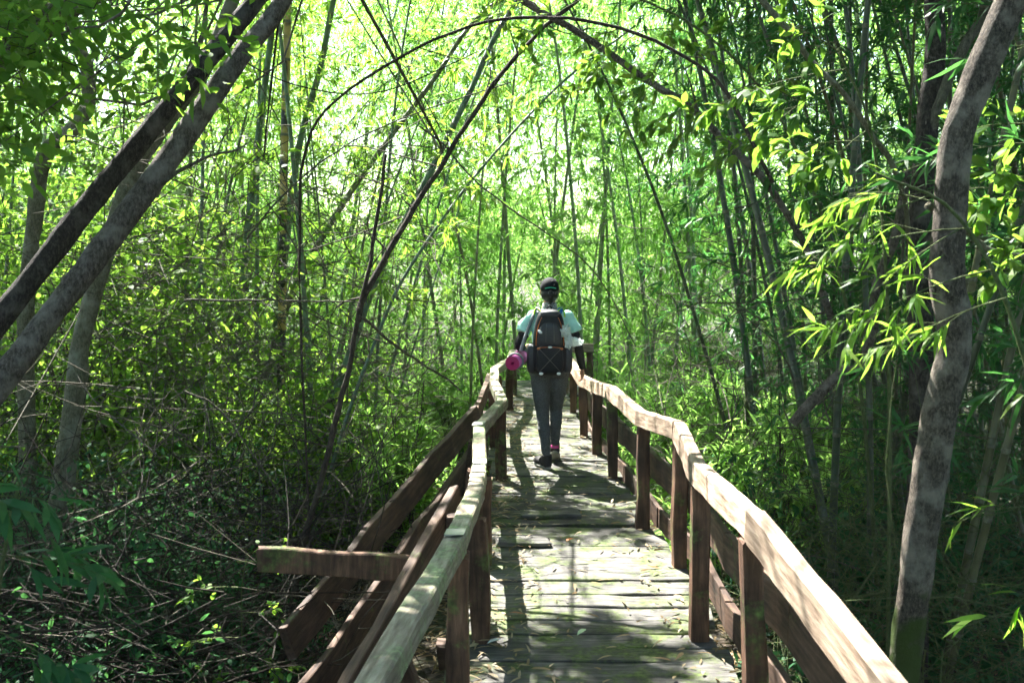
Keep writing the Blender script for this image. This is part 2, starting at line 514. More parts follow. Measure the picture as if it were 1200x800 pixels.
bw = thing('boardwalk', 'raised walkway of weathered grey cross planks with green moss and fallen leaves', 'boardwalk')
RY = [1.0, 4.3, 4.77, 5.9, 6.8, 8.3, 9.2, 10.1, 13.0, 14.6]
RX = [1.02, 1.02, .99, .98, .90, .86, .79, .73, .62, .60]
y = 1.6; k = 0
LIT = []
while y < 14.4:
    w = rng.uniform(.15, .25)
    xr = float(np.interp(y, RY, RX)) + rng.uniform(-.05, .035)
    xl = -.27 + rng.uniform(-.035, .02) - (.06 if y < 4.6 else 0)
    if y > 13.1: xr += (y - 13.1) * .2 + .25
    L = xr - xl
    me = beam_mesh(L, w, .045, 100 + k, 7, wob=.004, chip=.005)
    o = link('plank', me, M['plank'], bw)
    me.transform(Matrix.Rotation(R(-90), 4, 'Z'))
    o.location = ((xl + xr) / 2, y + w / 2, -.0225 + rng.uniform(-.008, .006))
    o.rotation_euler = (rng.uniform(-.018, .018), rng.uniform(-.006, .006), rng.uniform(-.02, .02))
    y += w + rng.choice([.006, .01, .014, .03]); k += 1
for x in (-.16, .34, .62):
    beam('joist', (x, 1.4, -.14), (x, 14.4, -.14), .09, .16, M['board'], bw, 7, segs=14)
for yy in (3.0, 5.3, 7.6, 9.9, 12.2, 13.9):
    beam('bearer', (-.45, yy, -.30), (1.15 - .03 * yy, yy, -.30), .12, .14, M['board'], bw, int(yy * 10))
    for x in (-.2, float(np.interp(yy, RY, RX)) - .12):
        vpost('pile', x, yy + .14, -1.9, -.225, .13, .13, M['post'], bw, int(yy * 7 + x * 10))
for nm, (x0, y0, w_, l_) in zip('ab', ((.02, 6.34, .12, .34), (.22, 7.02, .13, .42))):
    o = link('repair_plank', beam_mesh(l_, w_, .03, ord(nm), 4, chip=.004), M['plank'], bw)
    o.data.transform(Matrix.Rotation(R(-90), 4, 'Z')); o.location = (x0, y0, .021); o.rotation_euler = (0, 0, .03)

# right railing: posts, sun-bleached top rail in bent lengths, dark side boards
rr = thing('railing', 'right-hand wooden railing with sunlit bleached top rail and dark brown posts', 'railing')
RP = [(.98, 2.55, .80), (.90, 3.75, .93), (.865, 4.77, .90), (.945, 5.89, .905), (.83, 6.77, .825), (.765, 8.27, .785), (.70, 9.21, .70), (.63, 10.11, .64), (.60, 11.6, .62), (.58, 13.1, .62)]
for q in range(len(RP) - 1):
    a, b_ = Vector(RP[q]), Vector(RP[q + 1])
    d = (b_ - a).normalized()
    if q == 0: a = a - d * .28
    beam('top_rail', a + d * .003 + Vector((0, 0, -.064)), b_ - d * .003 + Vector((0, 0, -.064)), .072, .115 if q > 0 else .135, M['rail_r'], rr, 40 + q, roll=R(3 + (q % 3)), segs=8, wob=.0025, chip=.003)
for q, (x, y, z) in enumerate(RP[1:]):
    lean = (-.05, 0) if q == 0 else (rng.uniform(-.03, .03), rng.uniform(-.02, .02))
    top = z - .13 if q else z - .12
    vpost('post', x + (.02 if q else .025), y + .02, -.45, top, .085, .10, M['post'], rr, 60 + q, lean)
SB = [(1.10, 2.3, .40), (1.06, 3.75, .47), (1.02, 4.77, .45), (1.04, 5.89, .44), (.95, 6.77, .40), (.88, 8.27, .36), (.82, 9.21, .33), (.75, 10.11, .30), (.72, 11.6, .3)]
for q in range(len(SB) - 1):
    a, b_ = Vector(SB[q]), Vector(SB[q + 1]); d = (b_ - a).normalized()
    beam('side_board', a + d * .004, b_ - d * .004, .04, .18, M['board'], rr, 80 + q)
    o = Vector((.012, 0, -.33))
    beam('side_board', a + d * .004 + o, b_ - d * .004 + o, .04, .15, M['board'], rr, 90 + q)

# left railing
lr = thing('railing', 'left-hand wooden railing with algae-green top rail zigzagging to the far end', 'railing')
LP = [(-.41, 2.45, .79), (-.275, 4.1, .73), (-.235, 5.2, .68), (-.25, 6.0, .62), (-.305, 7.2, .645), (-.15, 8.23, .68), (-.255, 9.6, .65), (-.275, 10.6, .66), (-.12, 11.78, .63), (-.10, 13.0, .6)]
for q in range(len(LP) - 1):
    a, b_ = Vector(LP[q]), Vector(LP[q + 1]); d = (b_ - a).normalized()
    if q == 0: a = a - d * .5
    beam('top_rail', a + d * .003 + Vector((0, 0, -.046)), b_ - d * .003 + Vector((0, 0, -.046)), .088, .085, M['rail_l'], lr, 140 + q, roll=R(-3 + q % 2 * 4), segs=8, wob=.0025, chip=.003)
m_, n_, l_, b_2 = new_mat('dull_metal'); M['metal'] = m_
b_2.inputs['Base Color'].default_value = (.33, .33, .31, 1); b_2.inputs['Metallic'].default_value = .7; b_2.inputs['Roughness'].default_value = .55
for q in (1, 3, 4):
    a, b_ = Vector(LP[q]), Vector(LP[q + 1]); d = (b_ - a).normalized()
    beam('joint_plate', a - d * .05 + Vector((0, 0, .006)), a + d * .06 + Vector((0, 0, .006)), .082, .006, M['metal'], lr, 150 + q, segs=2, wob=0, chip=.0005)
for q, (x, y, z) in enumerate([(-.40, 2.7, .8), (-.27, 4.12, .73), (-.20, 4.78, .70), (-.215, 5.95, .62), (-.30, 7.2, .64), (-.165, 8.2, .68), (-.25, 9.6, .64), (-.25, 10.6, .65), (-.13, 11.78, .62), (-.09, 13.0, .6)]):
    vpost('post', x, y, -.45, z - .095, .09, .095, M['post'], lr, 160 + q, (rng.uniform(-.03, .03), rng.uniform(-.03, .03)))
vpost('post', -.36, 3.62, -.5, .50, .10, .09, M['post'], lr, 177, (-.25, .12))
for q, (x, y) in enumerate([(-.37, 6.35), (-.42, 7.3), (-.36, 8.6)]):
    vpost('strut', x, y, -.6, .5, .07, .09, M['board'], lr, 180 + q, (.12, .05))
# flaring side boards that swing out to the left and down towards the path's start
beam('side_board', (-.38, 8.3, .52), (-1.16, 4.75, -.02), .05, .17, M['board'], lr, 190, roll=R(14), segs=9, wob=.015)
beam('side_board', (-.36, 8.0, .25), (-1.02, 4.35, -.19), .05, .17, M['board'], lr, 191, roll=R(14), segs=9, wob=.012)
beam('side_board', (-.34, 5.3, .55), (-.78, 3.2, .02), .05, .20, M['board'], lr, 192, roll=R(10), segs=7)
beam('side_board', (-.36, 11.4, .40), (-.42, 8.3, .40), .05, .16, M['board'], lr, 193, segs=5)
beam('cross_beam', (-1.36, 5.02, .33), (-.42, 4.95, .29), .06, .13, M['post'], lr, 194, segs=6)
vpost('bracket', -.34, 5.0, .28, .56, .07, .07, M['board'], lr, 195)

# railing of the landing where the path turns right
fr = thing('railing', 'distant pale railing where the boardwalk turns right beyond the walker', 'railing')
beam('top_rail', (.50, 13.9, .53), (1.02, 14.0, .52), .10, .12, M['rail_r'], fr, 201)
for q, (x, y) in enumerate([(.62, 13.95), (.98, 14.02)]):
    vpost('post', x, y, -.5, .46, .09, .09, M['post'], fr, 205 + q)
beam('side_board', (.50, 13.99, .18), (1.0, 14.08, .15), .04, .15, M['board'], fr, 209)


# ------------------------------------------------------------------ vegetation
nr = np.random.default_rng(5)
# gaps cut in the unseen crowns so sun falls on these spots: (x, y, z, radius)
SUN_GAPS = [(.22, 5.75, 0, .34), (.48, 5.5, 0, .24), (.2, 9.7, 0, .42), (.5, 10.0, 0, .4), (0.0, 10.9, 0, .5), (.6, 8.9, 0, .25),
        (.95, 2.9, .8, .34), (.92, 3.5, .85, .3), (.88, 4.2, .85, .34), (.87, 4.9, .85, .3), (.93, 5.8, .85, .26), (.82, 6.8, .8, .3), (.75, 8.2, .75, .3), (.66, 9.6, .65, .35),
        (-.22, 4.5, .7, .12), (-.25, 5.6, .65, .16), (-.3, 6.9, .63, .2), (-.22, 9.5, .65, .25), (-.33, 3.3, .75, .10),
        (.2, 8.75, 1.5, .30), (-.25, 8.6, 1.0, .16),
        (1.25, 3.7, 1.95, .42), (1.05, 3.6, 1.85, .4), (1.5, 3.7, 2.05, .3), (1.2, 5.0, 2.75, .45), (.95, 5.0, 2.7, .4), (2.1, 4.4, 2.2, .5), (1.5, 5.0, 2.8, .4), (2.0, 3.8, .8, .25),
        (1.62, 4.2, .4, .14), (1.7, 4.2, 2.0, .14), (1.72, 4.2, 2.5, .14), (-1.5, 5.2, 0, .32), (-3.0, 8.0, .8, .3), (-3.4, 7.2, 2.4, .4), (-1.0, 6.4, 1.7, .3),
        (1.62, 4.2, .9, .14), (1.66, 4.2, 1.5, .14), (-1.25, 5.0, .4, .12), (-2.3, 4.5, 1.4, .12), (-1.7, 4.8, 2.3, .15)]
SUN_GAPS += [(.98 - .1 * (y_ - 2.4) / 2.4, y_, .83, .27) for y_ in np.arange(2.3, 6.4, .28)]
OT = np.array([o[:3] for o in SUN_GAPS]); OR = np.array([o[3] for o in SUN_GAPS]); SN = np.array(SUN)


def clear_of_sun_gaps(P, extra=0.0):
    """True for the points that lie in none of the sunny gaps"""
    P = np.asarray(P, float)
    keep = np.ones(len(P), bool)
    for T, r in zip(OT, OR):
        d = P - T
        s = d @ SN
        dist = np.linalg.norm(d - s[:, None] * SN, axis=1)
        keep &= ~((dist < r + extra) & (s > .3))
    return keep


def rdir(n, up=0.0, rg=nr):
    d = rg.normal(size=(n, 3)); d[:, 2] += up
    return d / np.linalg.norm(d, axis=1)[:, None]


def bamboo_spray(mb, o, d, length, rg, leafL=.16, leafW=.021, twigs=7, per=6, mat=0, tmat=1, kind='bamboo', droop=.35):
    """one side branch: a thin arching twig with fans of narrow leaves along its outer part"""
    o = np.asarray(o, float); d = unit(d)
    t = np.linspace(0, 1, 6)[:, None]
    pts = o + d * length * t + np.array([0, 0, -1]) * length * droop * t ** 2
    mb.tube(pts, np.linspace(.004, .0015, 6), 3, tmat, caps=False)
    Ps, Ds = [], []
    for k in range(twigs):
        u = .3 + .7 * (k + rg.random()) / twigs
        b = o + d * length * u + np.array([0, 0, -1]) * length * droop * u * u
        td = unit(d + rg.normal(size=3) * .75 + np.array([0, 0, -.15]))
        tl = rg.uniform(.06, .2)
        e = b + td * tl
        mb.tube(np.array([b, e]), [.0018, .001], 3, tmat, caps=False)
        m = max(2, int(per + rg.integers(-2, 3)))
        Ps.append(b + (e - b) * rg.uniform(.35, 1, size=(m, 1)))
        Ds.append(td + rg.normal(size=(m, 3)) * .5 + np.array([0, 0, -.35]))
    P = np.vstack(Ps); D = np.vstack(Ds); n = len(P)
    N = rg.normal(size=(n, 3)) * .45 + np.array([0, 0, 1])
    mb.leaves(P, D, N, rg.uniform(.65, 1.2, n) * leafL, rg.uniform(.75, 1.2, n) * leafW, kind, mat)


def culm_stem(mb, pts, r0, r1, sides=7, node=.32):
    pts = np.asarray(pts)
    seg = np.linalg.norm(np.diff(pts, axis=0), axis=1); s = np.concatenate([[0], np.cumsum(seg)]); L = s[-1]
    S, Rr, Mt = [], [], []
    k = 0; p = 0.0
    while p < L:
        nl = node * (0.75 + .5 * min(1, p / 2.0))
        r = r0 + (r1 - r0) * (p / L) ** 1.2
        S += [p, p + .012, p + .03, p + nl * .6]; Rr += [r * 1.0, r * 1.16, r * .97, r * .98]
        p += nl
    S = np.array(S); Rr = np.array(Rr); ok = S <= L
    S, Rr = S[ok], Rr[ok]
    Q = np.stack([np.interp(S, s, pts[:, i]) for i in range(3)], axis=1)
    mb.tube(Q, Rr, sides, 0)
    f, _, sm = mb.f[-3]; ringno = np.arange(len(f)) // sides % 4
    mb.f[-3] = (f[ringno > 1], 0, sm); mb.f.append((f[ringno <= 1], 1, sm))
    return Q


def culm(name, pts, r0, r1, label, group, stem_m, leaf_m, seed, leaf_from=.3, nbr=26, blen=(.5, 1.2), leafL=.16, leafW=.022, twigs=6, per=6, kind='bamboo', loc=(0, 0, 0), bias=None):
    rg = np.random.default_rng(seed)
    t = thing(name, label, 'bamboo', loc, group=group)
    st = MB(); fine = bez(pts, 40)
    culm_stem(st, fine, r0, r1)
    st.build('stem', [stem_m, M['culm_node']], t)
    if nbr:
        fo = MB()
        for k in range(nbr):
            u = leaf_from + (1 - leaf_from) * (k + rg.random()) / nbr
            q = fine[min(39, int(u * 39))]
            a = rg.uniform(0, 2 * math.pi)
            d = np.array([math.cos(a), math.sin(a), rg.uniform(.1, .8)])
            if bias is not None: d = d + np.asarray(bias)
            bamboo_spray(fo, q, d, rg.uniform(*blen) * (1.15 - .5 * u), rg, leafL, leafW, twigs, per, kind=kind)
        fo.build('foliage', [leaf_m, M['twig_green']], t)
    return t


# ---- bamboo prototypes for the sunlit thicket behind the walker
LBL_FAR = 'slender sunlit bamboo culm with hanging narrow leaves, in the bright thicket past the walkway'
GRP_FAR = 'sunlit bamboo past the far end of the boardwalk'
protos = []
for k in range(7):
    H = 8.5 + 1.2 * (k % 3); a = [.5, 1.2, 2.0, .9, 2.8, 1.5, .2][k]
    pts = [(0, 0, 0), (a * .05, 0, H * .28), (a * .22, .05, H * .55), (a * .6, .1, H * .8), (a * 1.15, .1, H * .97)]
    protos.append(dict(pts=pts, r=.024 + .006 * (k % 4), seed=300 + k))


def field(spots, label, group, stem, leaf, nbr, leaf_from, leafL, leafW, per=6, twigs=6, kind='bamboo', blen=(.5, 1.3), seed=0):
    roots = []
    for q, p in enumerate(protos):
        roots.append(culm('bamboo_culm', p['pts'], p['r'], .006, label, group, stem, leaf, p['seed'] + seed, leaf_from, nbr, blen, leafL, leafW, twigs, per, kind))
    used = set()
    rg = random.Random(77 + seed)
    for i, (x, y, arch, tilt, sc) in enumerate(spots):
        q = rg.randrange(len(roots))
        o = roots[q] if q not in used else copy_tree(roots[q])
        used.add(q)
        o.location = (x, y, ground_z(x, y) - .15)
        o.rotation_mode = 'XYZ'
        # lean in the arch direction, then turn
        o.rotation_euler = (0, tilt, arch)
        o.scale = (sc, sc, sc)
    for q, r_ in enumerate(roots):
        if q not in used:
            for c in list(r_.children): bpy.data.objects.remove(c)
            bpy.data.objects.remove(r_)


def lean_ok(x, y, arch, tilt, sc):
    z = np.linspace(1.5, 8.8, 26) * sc; a = 1.3 * (z / 9 / sc) ** 2.4 * sc
    lx = a * math.cos(tilt) + z * math.sin(tilt); lz = z * math.cos(tilt) - a * math.sin(tilt)
    P_ = np.stack([x + lx * math.cos(arch), y + lx * math.sin(arch), lz - 1.1], 1)
    return clear_of_sun_gaps(P_, .45).mean() > .93


def relean(spots, rg, dirs, tilts):
    out = []
    for (x, y, a, t, sc) in spots:
        for _ in range(40):
            if lean_ok(x, y, a, t, sc): break
            a = dirs(rg); t = tilts(rg)
        out.append((x, y, a, t, sc))
    return out


rg = random.Random(3)
spots = []
for i in range(80):
    y = rg.uniform(14.8, 25); x = rg.uniform(-.58, .52) * y * 1.0
    if abs(x - 1.5) < 2.2 and y < 15.6: continue
    spots.append((x, y, rg.uniform(-3.14, 3.14), rg.uniform(0, .22), rg.uniform(.8, 1.25)))
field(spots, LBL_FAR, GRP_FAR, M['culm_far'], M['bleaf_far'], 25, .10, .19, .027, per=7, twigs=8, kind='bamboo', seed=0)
# left: leaning blue-green culms
rg = random.Random(8)
spots = []
for i in range(34):
    y = rg.uniform(9.5, 15); x = -rg.uniform(1.9, 7.5) * y / 13
    spots.append((x, y, rg.uniform(-.7, .9), rg.uniform(.12, .42), rg.uniform(.7, 1.0)))
spots = relean(spots, rg, lambda r_: r_.uniform(-1.2, 2.0), lambda r_: r_.uniform(.05, .45))
field(spots, 'blue-green bamboo culm leaning over towards the walkway, in the thicket beside the green rail', 'leaning bamboo on the green-rail side of the boardwalk', M['culm'], M['bleaf'], 26, .22, .16, .022, seed=50)
# right: dense dark clump
rg = random.Random(21)
spots = []
for i in range(72):
    y = rg.uniform(5.6, 12.5); x = rg.uniform(1.9, 5.8) * (y / 9) + .25
    if y < 8 and x < 2.2: x += .5
    spots.append((x, y, 3.14 + rg.uniform(-1.2, 1.2), rg.uniform(.02, .30), rg.uniform(.7, 1.15)))
spots = relean(spots, rg, lambda r_: r_.uniform(0, 6.28), lambda r_: r_.uniform(.0, .25))
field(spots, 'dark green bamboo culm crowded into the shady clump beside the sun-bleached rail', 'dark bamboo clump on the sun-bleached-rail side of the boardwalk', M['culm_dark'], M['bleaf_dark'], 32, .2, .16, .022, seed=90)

# ---- single stems that can be told apart
def stem_thing(name, pts, r0, r1, mat, label, cat, n=26, sides=8, rough=.12, seed=0, part='stem', group=None, base=None):
    P_ = bez(pts, n)
    P_ = P_ + np.array([[mnoise.noise(Vector((k * .55, seed + r0 * 900, c))) for c in (.3, 5.1, 9.7)] for k in range(n)]) * min(.018, r0 * 1.3)
    rad = np.array([(r0 + (r1 - r0) * k / (n - 1)) * (1 + rough * mnoise.noise(Vector(tuple(P_[k] * 3.1)) + Vector((seed, 0, 0)))) for k in range(n)])
    t = thing(name, label, cat, group=group)
    mb = MB(); mb.tube(P_, rad, sides, 0)
    o = mb.build(part, [mat], t)
    if n >= 40:
        rt = np.random.default_rng(int(r0 * 1e5) + n)
        for k in range(5, n - 2, 4):
            tw = MB()
            d = rdir(1, .2, rt)[0]; L_ = rt.uniform(.12, .5); e = P_[k] + d * L_
            tw.tube(bez([P_[k], (P_[k] + e) / 2 + rt.normal(size=3) * L_ * .1, e], 6), np.linspace(rad[k] * .4, .0015, 6), 4, 0, caps=False)
            tw.build('side_twig', [mat], t)
    return t


def trunk_mesh(pts, r0, r1, n, sides, seed, lump=.16):
    P_ = bez(pts, n); mb = MB()
    rad = np.linspace(r0, r1, n)
    mb.tube(P_, rad, sides, 0)
    v = mb.v[0]
    c = np.repeat(P_, sides, axis=0)
    d = v - c; ln = np.linalg.norm(d, axis=1)[:, None]
    f = np.array([mnoise.noise(Vector(tuple(p * np.array([3.5, 3.5, 1.6])) ) + Vector((seed, 0, 0))) + .45 * mnoise.noise(Vector(tuple(p * np.array([13., 13, 5]))) + Vector((0, seed, 0))) + .3 * mnoise.noise(Vector(tuple(p * np.array([38., 38, 14])))) for p in v])
    mb.v[0] = c + d * (1 + lump * f[:, None])
    return mb


def crown_leaves(mb, centers, rad, per, L, W, rg, kind='broad', mat=0, twig=1):
    """leaf clumps round the given centres"""
    for c in centers:
        k = max(3, int(per * rg.uniform(.6, 1.4)))
        ax = rdir(1, .1, rg)[0]
        ends = c + rdir(k, 0, rg) * (rad * rg.random((k, 1)) ** .5) * np.array([1, 1, .55])
        D = (ends - c) + rdir(k, -.3, rg) * rad * .7
        N = rg.normal(size=(k, 3)) * .5 + np.array([0, 0, 1])
        mb.leaves(ends, D, N, rg.uniform(.6, 1.25, k) * L, rg.uniform(.75, 1.2, k) * W, kind, mat)
        for e in ends[:2]:
            mb.tube(np.array([c, e]), [.003, .0012], 3, twig, caps=False)


def limbs(mb, root, targets, r, rg, mat=0):
    root = np.asarray(root, float)
    for t in targets:
        t = np.asarray(t, float)
        for _ in range(12):
            m = (root + t) / 2 + rg.normal(size=3) * .2 * np.linalg.norm(t - root)
            if clear_of_sun_gaps(bez([root, m, t], 12)[2:]).all(): break
        mb.tube(bez([root, m, t], 9), np.linspace(r, r * .25, 9), 6, mat, caps=False)


def tree(name, label, pts, r0, r1, mat, seed, crown=None, sides=22, n=120, lump=.2, cat='tree', leaf=None, L=.13, W=.05, per=22, crad=.35, reach=None):
    """crown: list of (centre, radii, number of clumps)"""
    t = thing(name, label, cat)
    trunk_mesh(pts, r0, r1, n, sides, seed, lump).build('trunk', [mat], t)
    rg = np.random.default_rng(seed)
    if crown:
        mb = MB(); lb = MB()
        top = np.asarray(pts[-1], float)
        for c, rr_, num in crown:
            if c[2] > 5: num = int(num * 1.5)  # high crowns are unseen, thickened to deepen the shade below
            P_ = np.asarray(c) + rdir(num, 0, rg) * (rg.random((num, 1)) ** .4) * np.asarray(rr_)
            P_ = P_[clear_of_sun_gaps(P_, .32 * crad / .35)]
            if c[2] > 5: crown_leaves(mb, P_, crad * 1.1, per, L * 1.35, W * 1.6, rg, 'quad')
            else: crown_leaves(mb, P_, crad, per, L, W, rg)
            limbs(lb, top, P_[:: max(1, len(P_) // 6)], r1 * .28, rg)
        mb.build('crown', [leaf or M['broad'], M['twig_dark']], t)
        if lb.v: lb.build('limb', [mat], t)
    return t


# two big leaning trunks on the left, with unseen crowns added above to shade the path
tree('leaning_tree', 'dark-barked trunk slanting steeply over, the darker of two parallel leaning trunks',
     [(-4.3, 3.5, -1.2), (-3.4, 4.15, .2), (-2.53, 4.80, 1.58), (-2.24, 5.01, 2.05), (-1.95, 5.22, 2.50), (-1.45, 5.60, 3.28), (-1.0, 5.9, 4.0), (-1.1, 5.8, 5.2)],
     .064, .042, M['bark_dark'], 41, [((-2.4, 8.0, 6.9), (3.4, 3.0, 1.1), 620), ((-1.6, 11.6, 7.6), (2.6, 2.6, 1.0), 420), ((-1.9, 12.2, 6.7), (.9, .95, .45), 110), ((-1.9, 8.5, 6.6), (.9, 1.2, .5), 120)])  # the two small clumps are added to block sun rays to the deck
tree('leaning_tree', 'grey-brown leaning trunk with a thin dead side branch, beside the darker leaning trunk',
     [(-3.9, 3.1, -1.2), (-3.1, 3.72, .08), (-2.31, 4.34, 1.32), (-2.10, 4.49, 1.66), (-1.73, 4.77, 2.27), (-1.40, 5.04, 2.86), (-1.20, 5.20, 3.20), (-.85, 5.4, 4.0), (-.95, 5.2, 5.2)],
     .067, .040, M['bark_grey'], 42, [((.2, 9.0, 7.2), (2.6, 3.2, 1.0), 440), ((-5.6, 7.2, 6.8), (3.0, 3.4, 1.0), 520),
                                       ((-2.1, 4.7, 2.95), (.85, .5, .33), 60), ((-2.5, 4.6, 2.55), (.45, .4, .4), 30)], L=.10, W=.038)
stem_thing('dead_branch', [(-1.78, 4.74, 2.2), (-1.72, 4.75, 2.22), (-1.61, 4.72, 2.28), (-1.49, 4.7, 2.34), (-1.34, 4.7, 2.38), (-1.27, 4.7, 2.42)], .013, .004, M['twig'], 'short bare twig sticking out of the grey-brown leaning trunk', 'branch', n=14)
tree('slanting_tree', 'pale grey slanting trunk behind the dark leaves above the leaning trunks',
     [(-5.2, 5.4, -1.2), (-4.0, 5.5, 1.6), (-3.12, 5.50, 2.67), (-2.80, 5.50, 2.97), (-2.47, 5.50, 3.21), (-2.20, 5.50, 3.44), (-1.6, 5.7, 4.6)], .085, .06, M['bark_pale'], 43,
     [((-5.6, 11.2, 7.4), (3.2, 2.2, .9), 420), ((-2.75, 5.2, 3.05), (.6, .35, .3), 40)])
tree('slim_tree', 'slim pale lichen-covered trunk rising straight behind the leaning trunks then bending',
     [(-3.42, 7.0, -1.2), (-3.35, 7.00, -.09), (-3.32, 7.10, 0.26), (-3.25, 7.20, 0.94), (-3.21, 7.30, 1.37), (-2.90, 7.40, 2.37), (-2.67, 7.50, 2.81), (-2.30, 7.60, 3.39), (-2.0, 7.8, 4.4)], .085, .05, M['bark_pale'], 44,
     [((-3.4, 7.4, 3.2), (.9, .6, .8), 60)], L=.09, W=.038)
tree('crooked_tree', 'crooked pale sapling with a kinked stem among sunlit leaves behind the leaning trunks',
     [(-4.3, 8.5, -1.0), (-4.26, 8.50, 1.13), (-4.14, 8.50, 2.15), (-4.01, 8.50, 2.72), (-3.70, 8.50, 3.00), (-3.63, 8.50, 3.36), (-3.75, 8.50, 3.78), (-3.69, 8.50, 4.12), (-3.5, 8.5, 4.8)], .07, .045, M['bark_pale'], 45,
     [((-4.0, 8.6, 3.4), (1.1, .7, 1.0), 80)], L=.09, W=.038)
# right: the mottled crooked trunk by the rail
tree('crooked_tree', 'mottled grey-brown crooked trunk with mossy foot close behind the sun-bleached rail',
     [(1.55, 4.2, -1.3), (1.64, 4.2, -.2), (1.675, 4.20, .16), (1.70, 4.2, .42), (1.735, 4.20, .80), (1.775, 4.2, 1.17), (1.83, 4.20, 1.54), (1.785, 4.20, 1.81), (1.79, 4.20, 2.07), (1.80, 4.20, 2.34), (1.87, 4.20, 2.59), (2.01, 4.20, 2.94), (2.10, 4.20, 3.14), (2.3, 4.4, 4.2), (2.2, 4.8, 5.4)],
     .074, .060, M['bark_right'], 46, [((1.6, 6.0, 6.6), (2.4, 2.8, 1.0), 380), ((3.6, 8.0, 6.4), (2.2, 3.0, 1.0), 380)], n=170, sides=28, lump=.22)
tree('forked_tree', 'dark brown upright trunk forking behind the mottled crooked trunk',
     [(2.30, 5.6, -1.2), (2.28, 5.60, .3), (2.26, 5.60, 1.31), (2.22, 5.60, 1.88), (2.24, 5.60, 2.59), (2.27, 5.60, 2.95), (2.25, 5.60, 3.27), (2.24, 5.60, 3.54), (2.2, 5.7, 4.6)], .075, .05, M['bark_dark'], 47,
     [((2.6, 12.4, 7.4), (2.8, 2.8, 1.1), 420), ((5.2, 9.5, 6.6), (2.0, 3.0, 1.2), 280)])
stem_thing('forked_branch', [(2.24, 5.58, 2.5), (2.31, 5.50, 2.85), (2.41, 5.50, 3.05), (2.51, 5.50, 3.20), (2.75, 5.50, 3.6)], .032, .022, M['twig'], 'light brown limb rising from the dark forked trunk', 'branch')
stem_thing('twisted_root_stem', [(1.6, 5.8, .9), (1.85, 5.80, 1.18), (2.00, 5.80, 1.24), (2.05, 5.80, 1.43), (2.07, 5.80, 1.73), (2.17, 5.80, 2.03), (2.21, 5.80, 2.37)], .034, .026, M['bark_grey'], 'twisted bare brown stem bending in the dark bamboo clump', 'stem', n=30)
stem_thing('slanting_branch', [(.9, 5.0, 3.45), (1.12, 5.00, 3.21), (1.25, 5.00, 3.05), (1.40, 5.00, 2.87), (1.57, 5.00, 2.69), (1.9, 5.1, 2.3), (2.15, 5.5, 1.9)], .017, .013, M['bark_pale'], 'smooth yellowish branch slanting down above the dark bamboo clump', 'branch')
stem_thing('side_branch', [(1.75, 4.3, 2.1), (1.95, 4.55, 2.04), (2.07, 4.60, 1.98), (2.19, 4.60, 1.91), (2.6, 4.60, 1.86)], .018, .011, M['bark_pale'], 'pale thin branch reaching out from the mottled crooked trunk', 'branch')

# arching and leaning stems over the middle
stem_thing('arching_stem', [(-1.40, 6.6, -1.1), (-1.43, 6.55, .4), (-1.44, 6.5, 1.4), (-1.43, 6.50, 2.2), (-1.36, 6.46, 2.62), (-1.14, 6.41, 2.88), (-0.69, 6.33, 3.14), (-0.26, 6.24, 3.29), (0.15, 6.15, 3.31), (0.56, 6.06, 3.23), (0.95, 5.98, 3.05), (1.19, 5.89, 2.82), (1.45, 5.80, 2.3)], .008, .011, M['twig_dark'], 'long thin brown stem bowed in an arch high over the walkway', 'stem', n=50)
stem_thing('slanting_branch', [(-.5, 7.0, 4.1), (-0.06, 7.00, 3.67), (0.41, 7.00, 3.39), (0.88, 7.00, 3.07), (1.30, 7.00, 2.78), (1.9, 7.00, 2.1), (2.3, 7.1, 1.2)], .022, .026, M['bark_grey'], 'grey branch slanting down to the dark bamboo clump, crossing the bowed stem', 'branch', n=40)
stem_thing('forked_sapling', [(-1.62, 6.2, -1.2), (-1.48, 6.20, -0.42), (-1.36, 6.28, 0.18), (-1.16, 6.36, 0.94), (-1.02, 6.44, 1.63), (-0.96, 6.52, 1.93), (-0.89, 6.60, 2.54)], .025, .010, M['twig_dark'], 'reddish-brown bare stem standing behind the stub cross beam, forking above', 'stem', n=40)
stem_thing('bowed_pole', [(-1.06, 6.44, 1.45), (-1.02, 6.45, 1.60), (-0.85, 6.62, 1.96), (-0.64, 6.80, 2.32), (-0.35, 6.98, 2.81), (-0.06, 7.15, 3.23), (0.21, 7.32, 3.54), (0.56, 7.50, 3.83), (1.2, 7.8, 4.3)], .023, .013, M['twig_dark'], 'brown pole sweeping up from the forked sapling towards the bowed stem', 'stem', n=40)
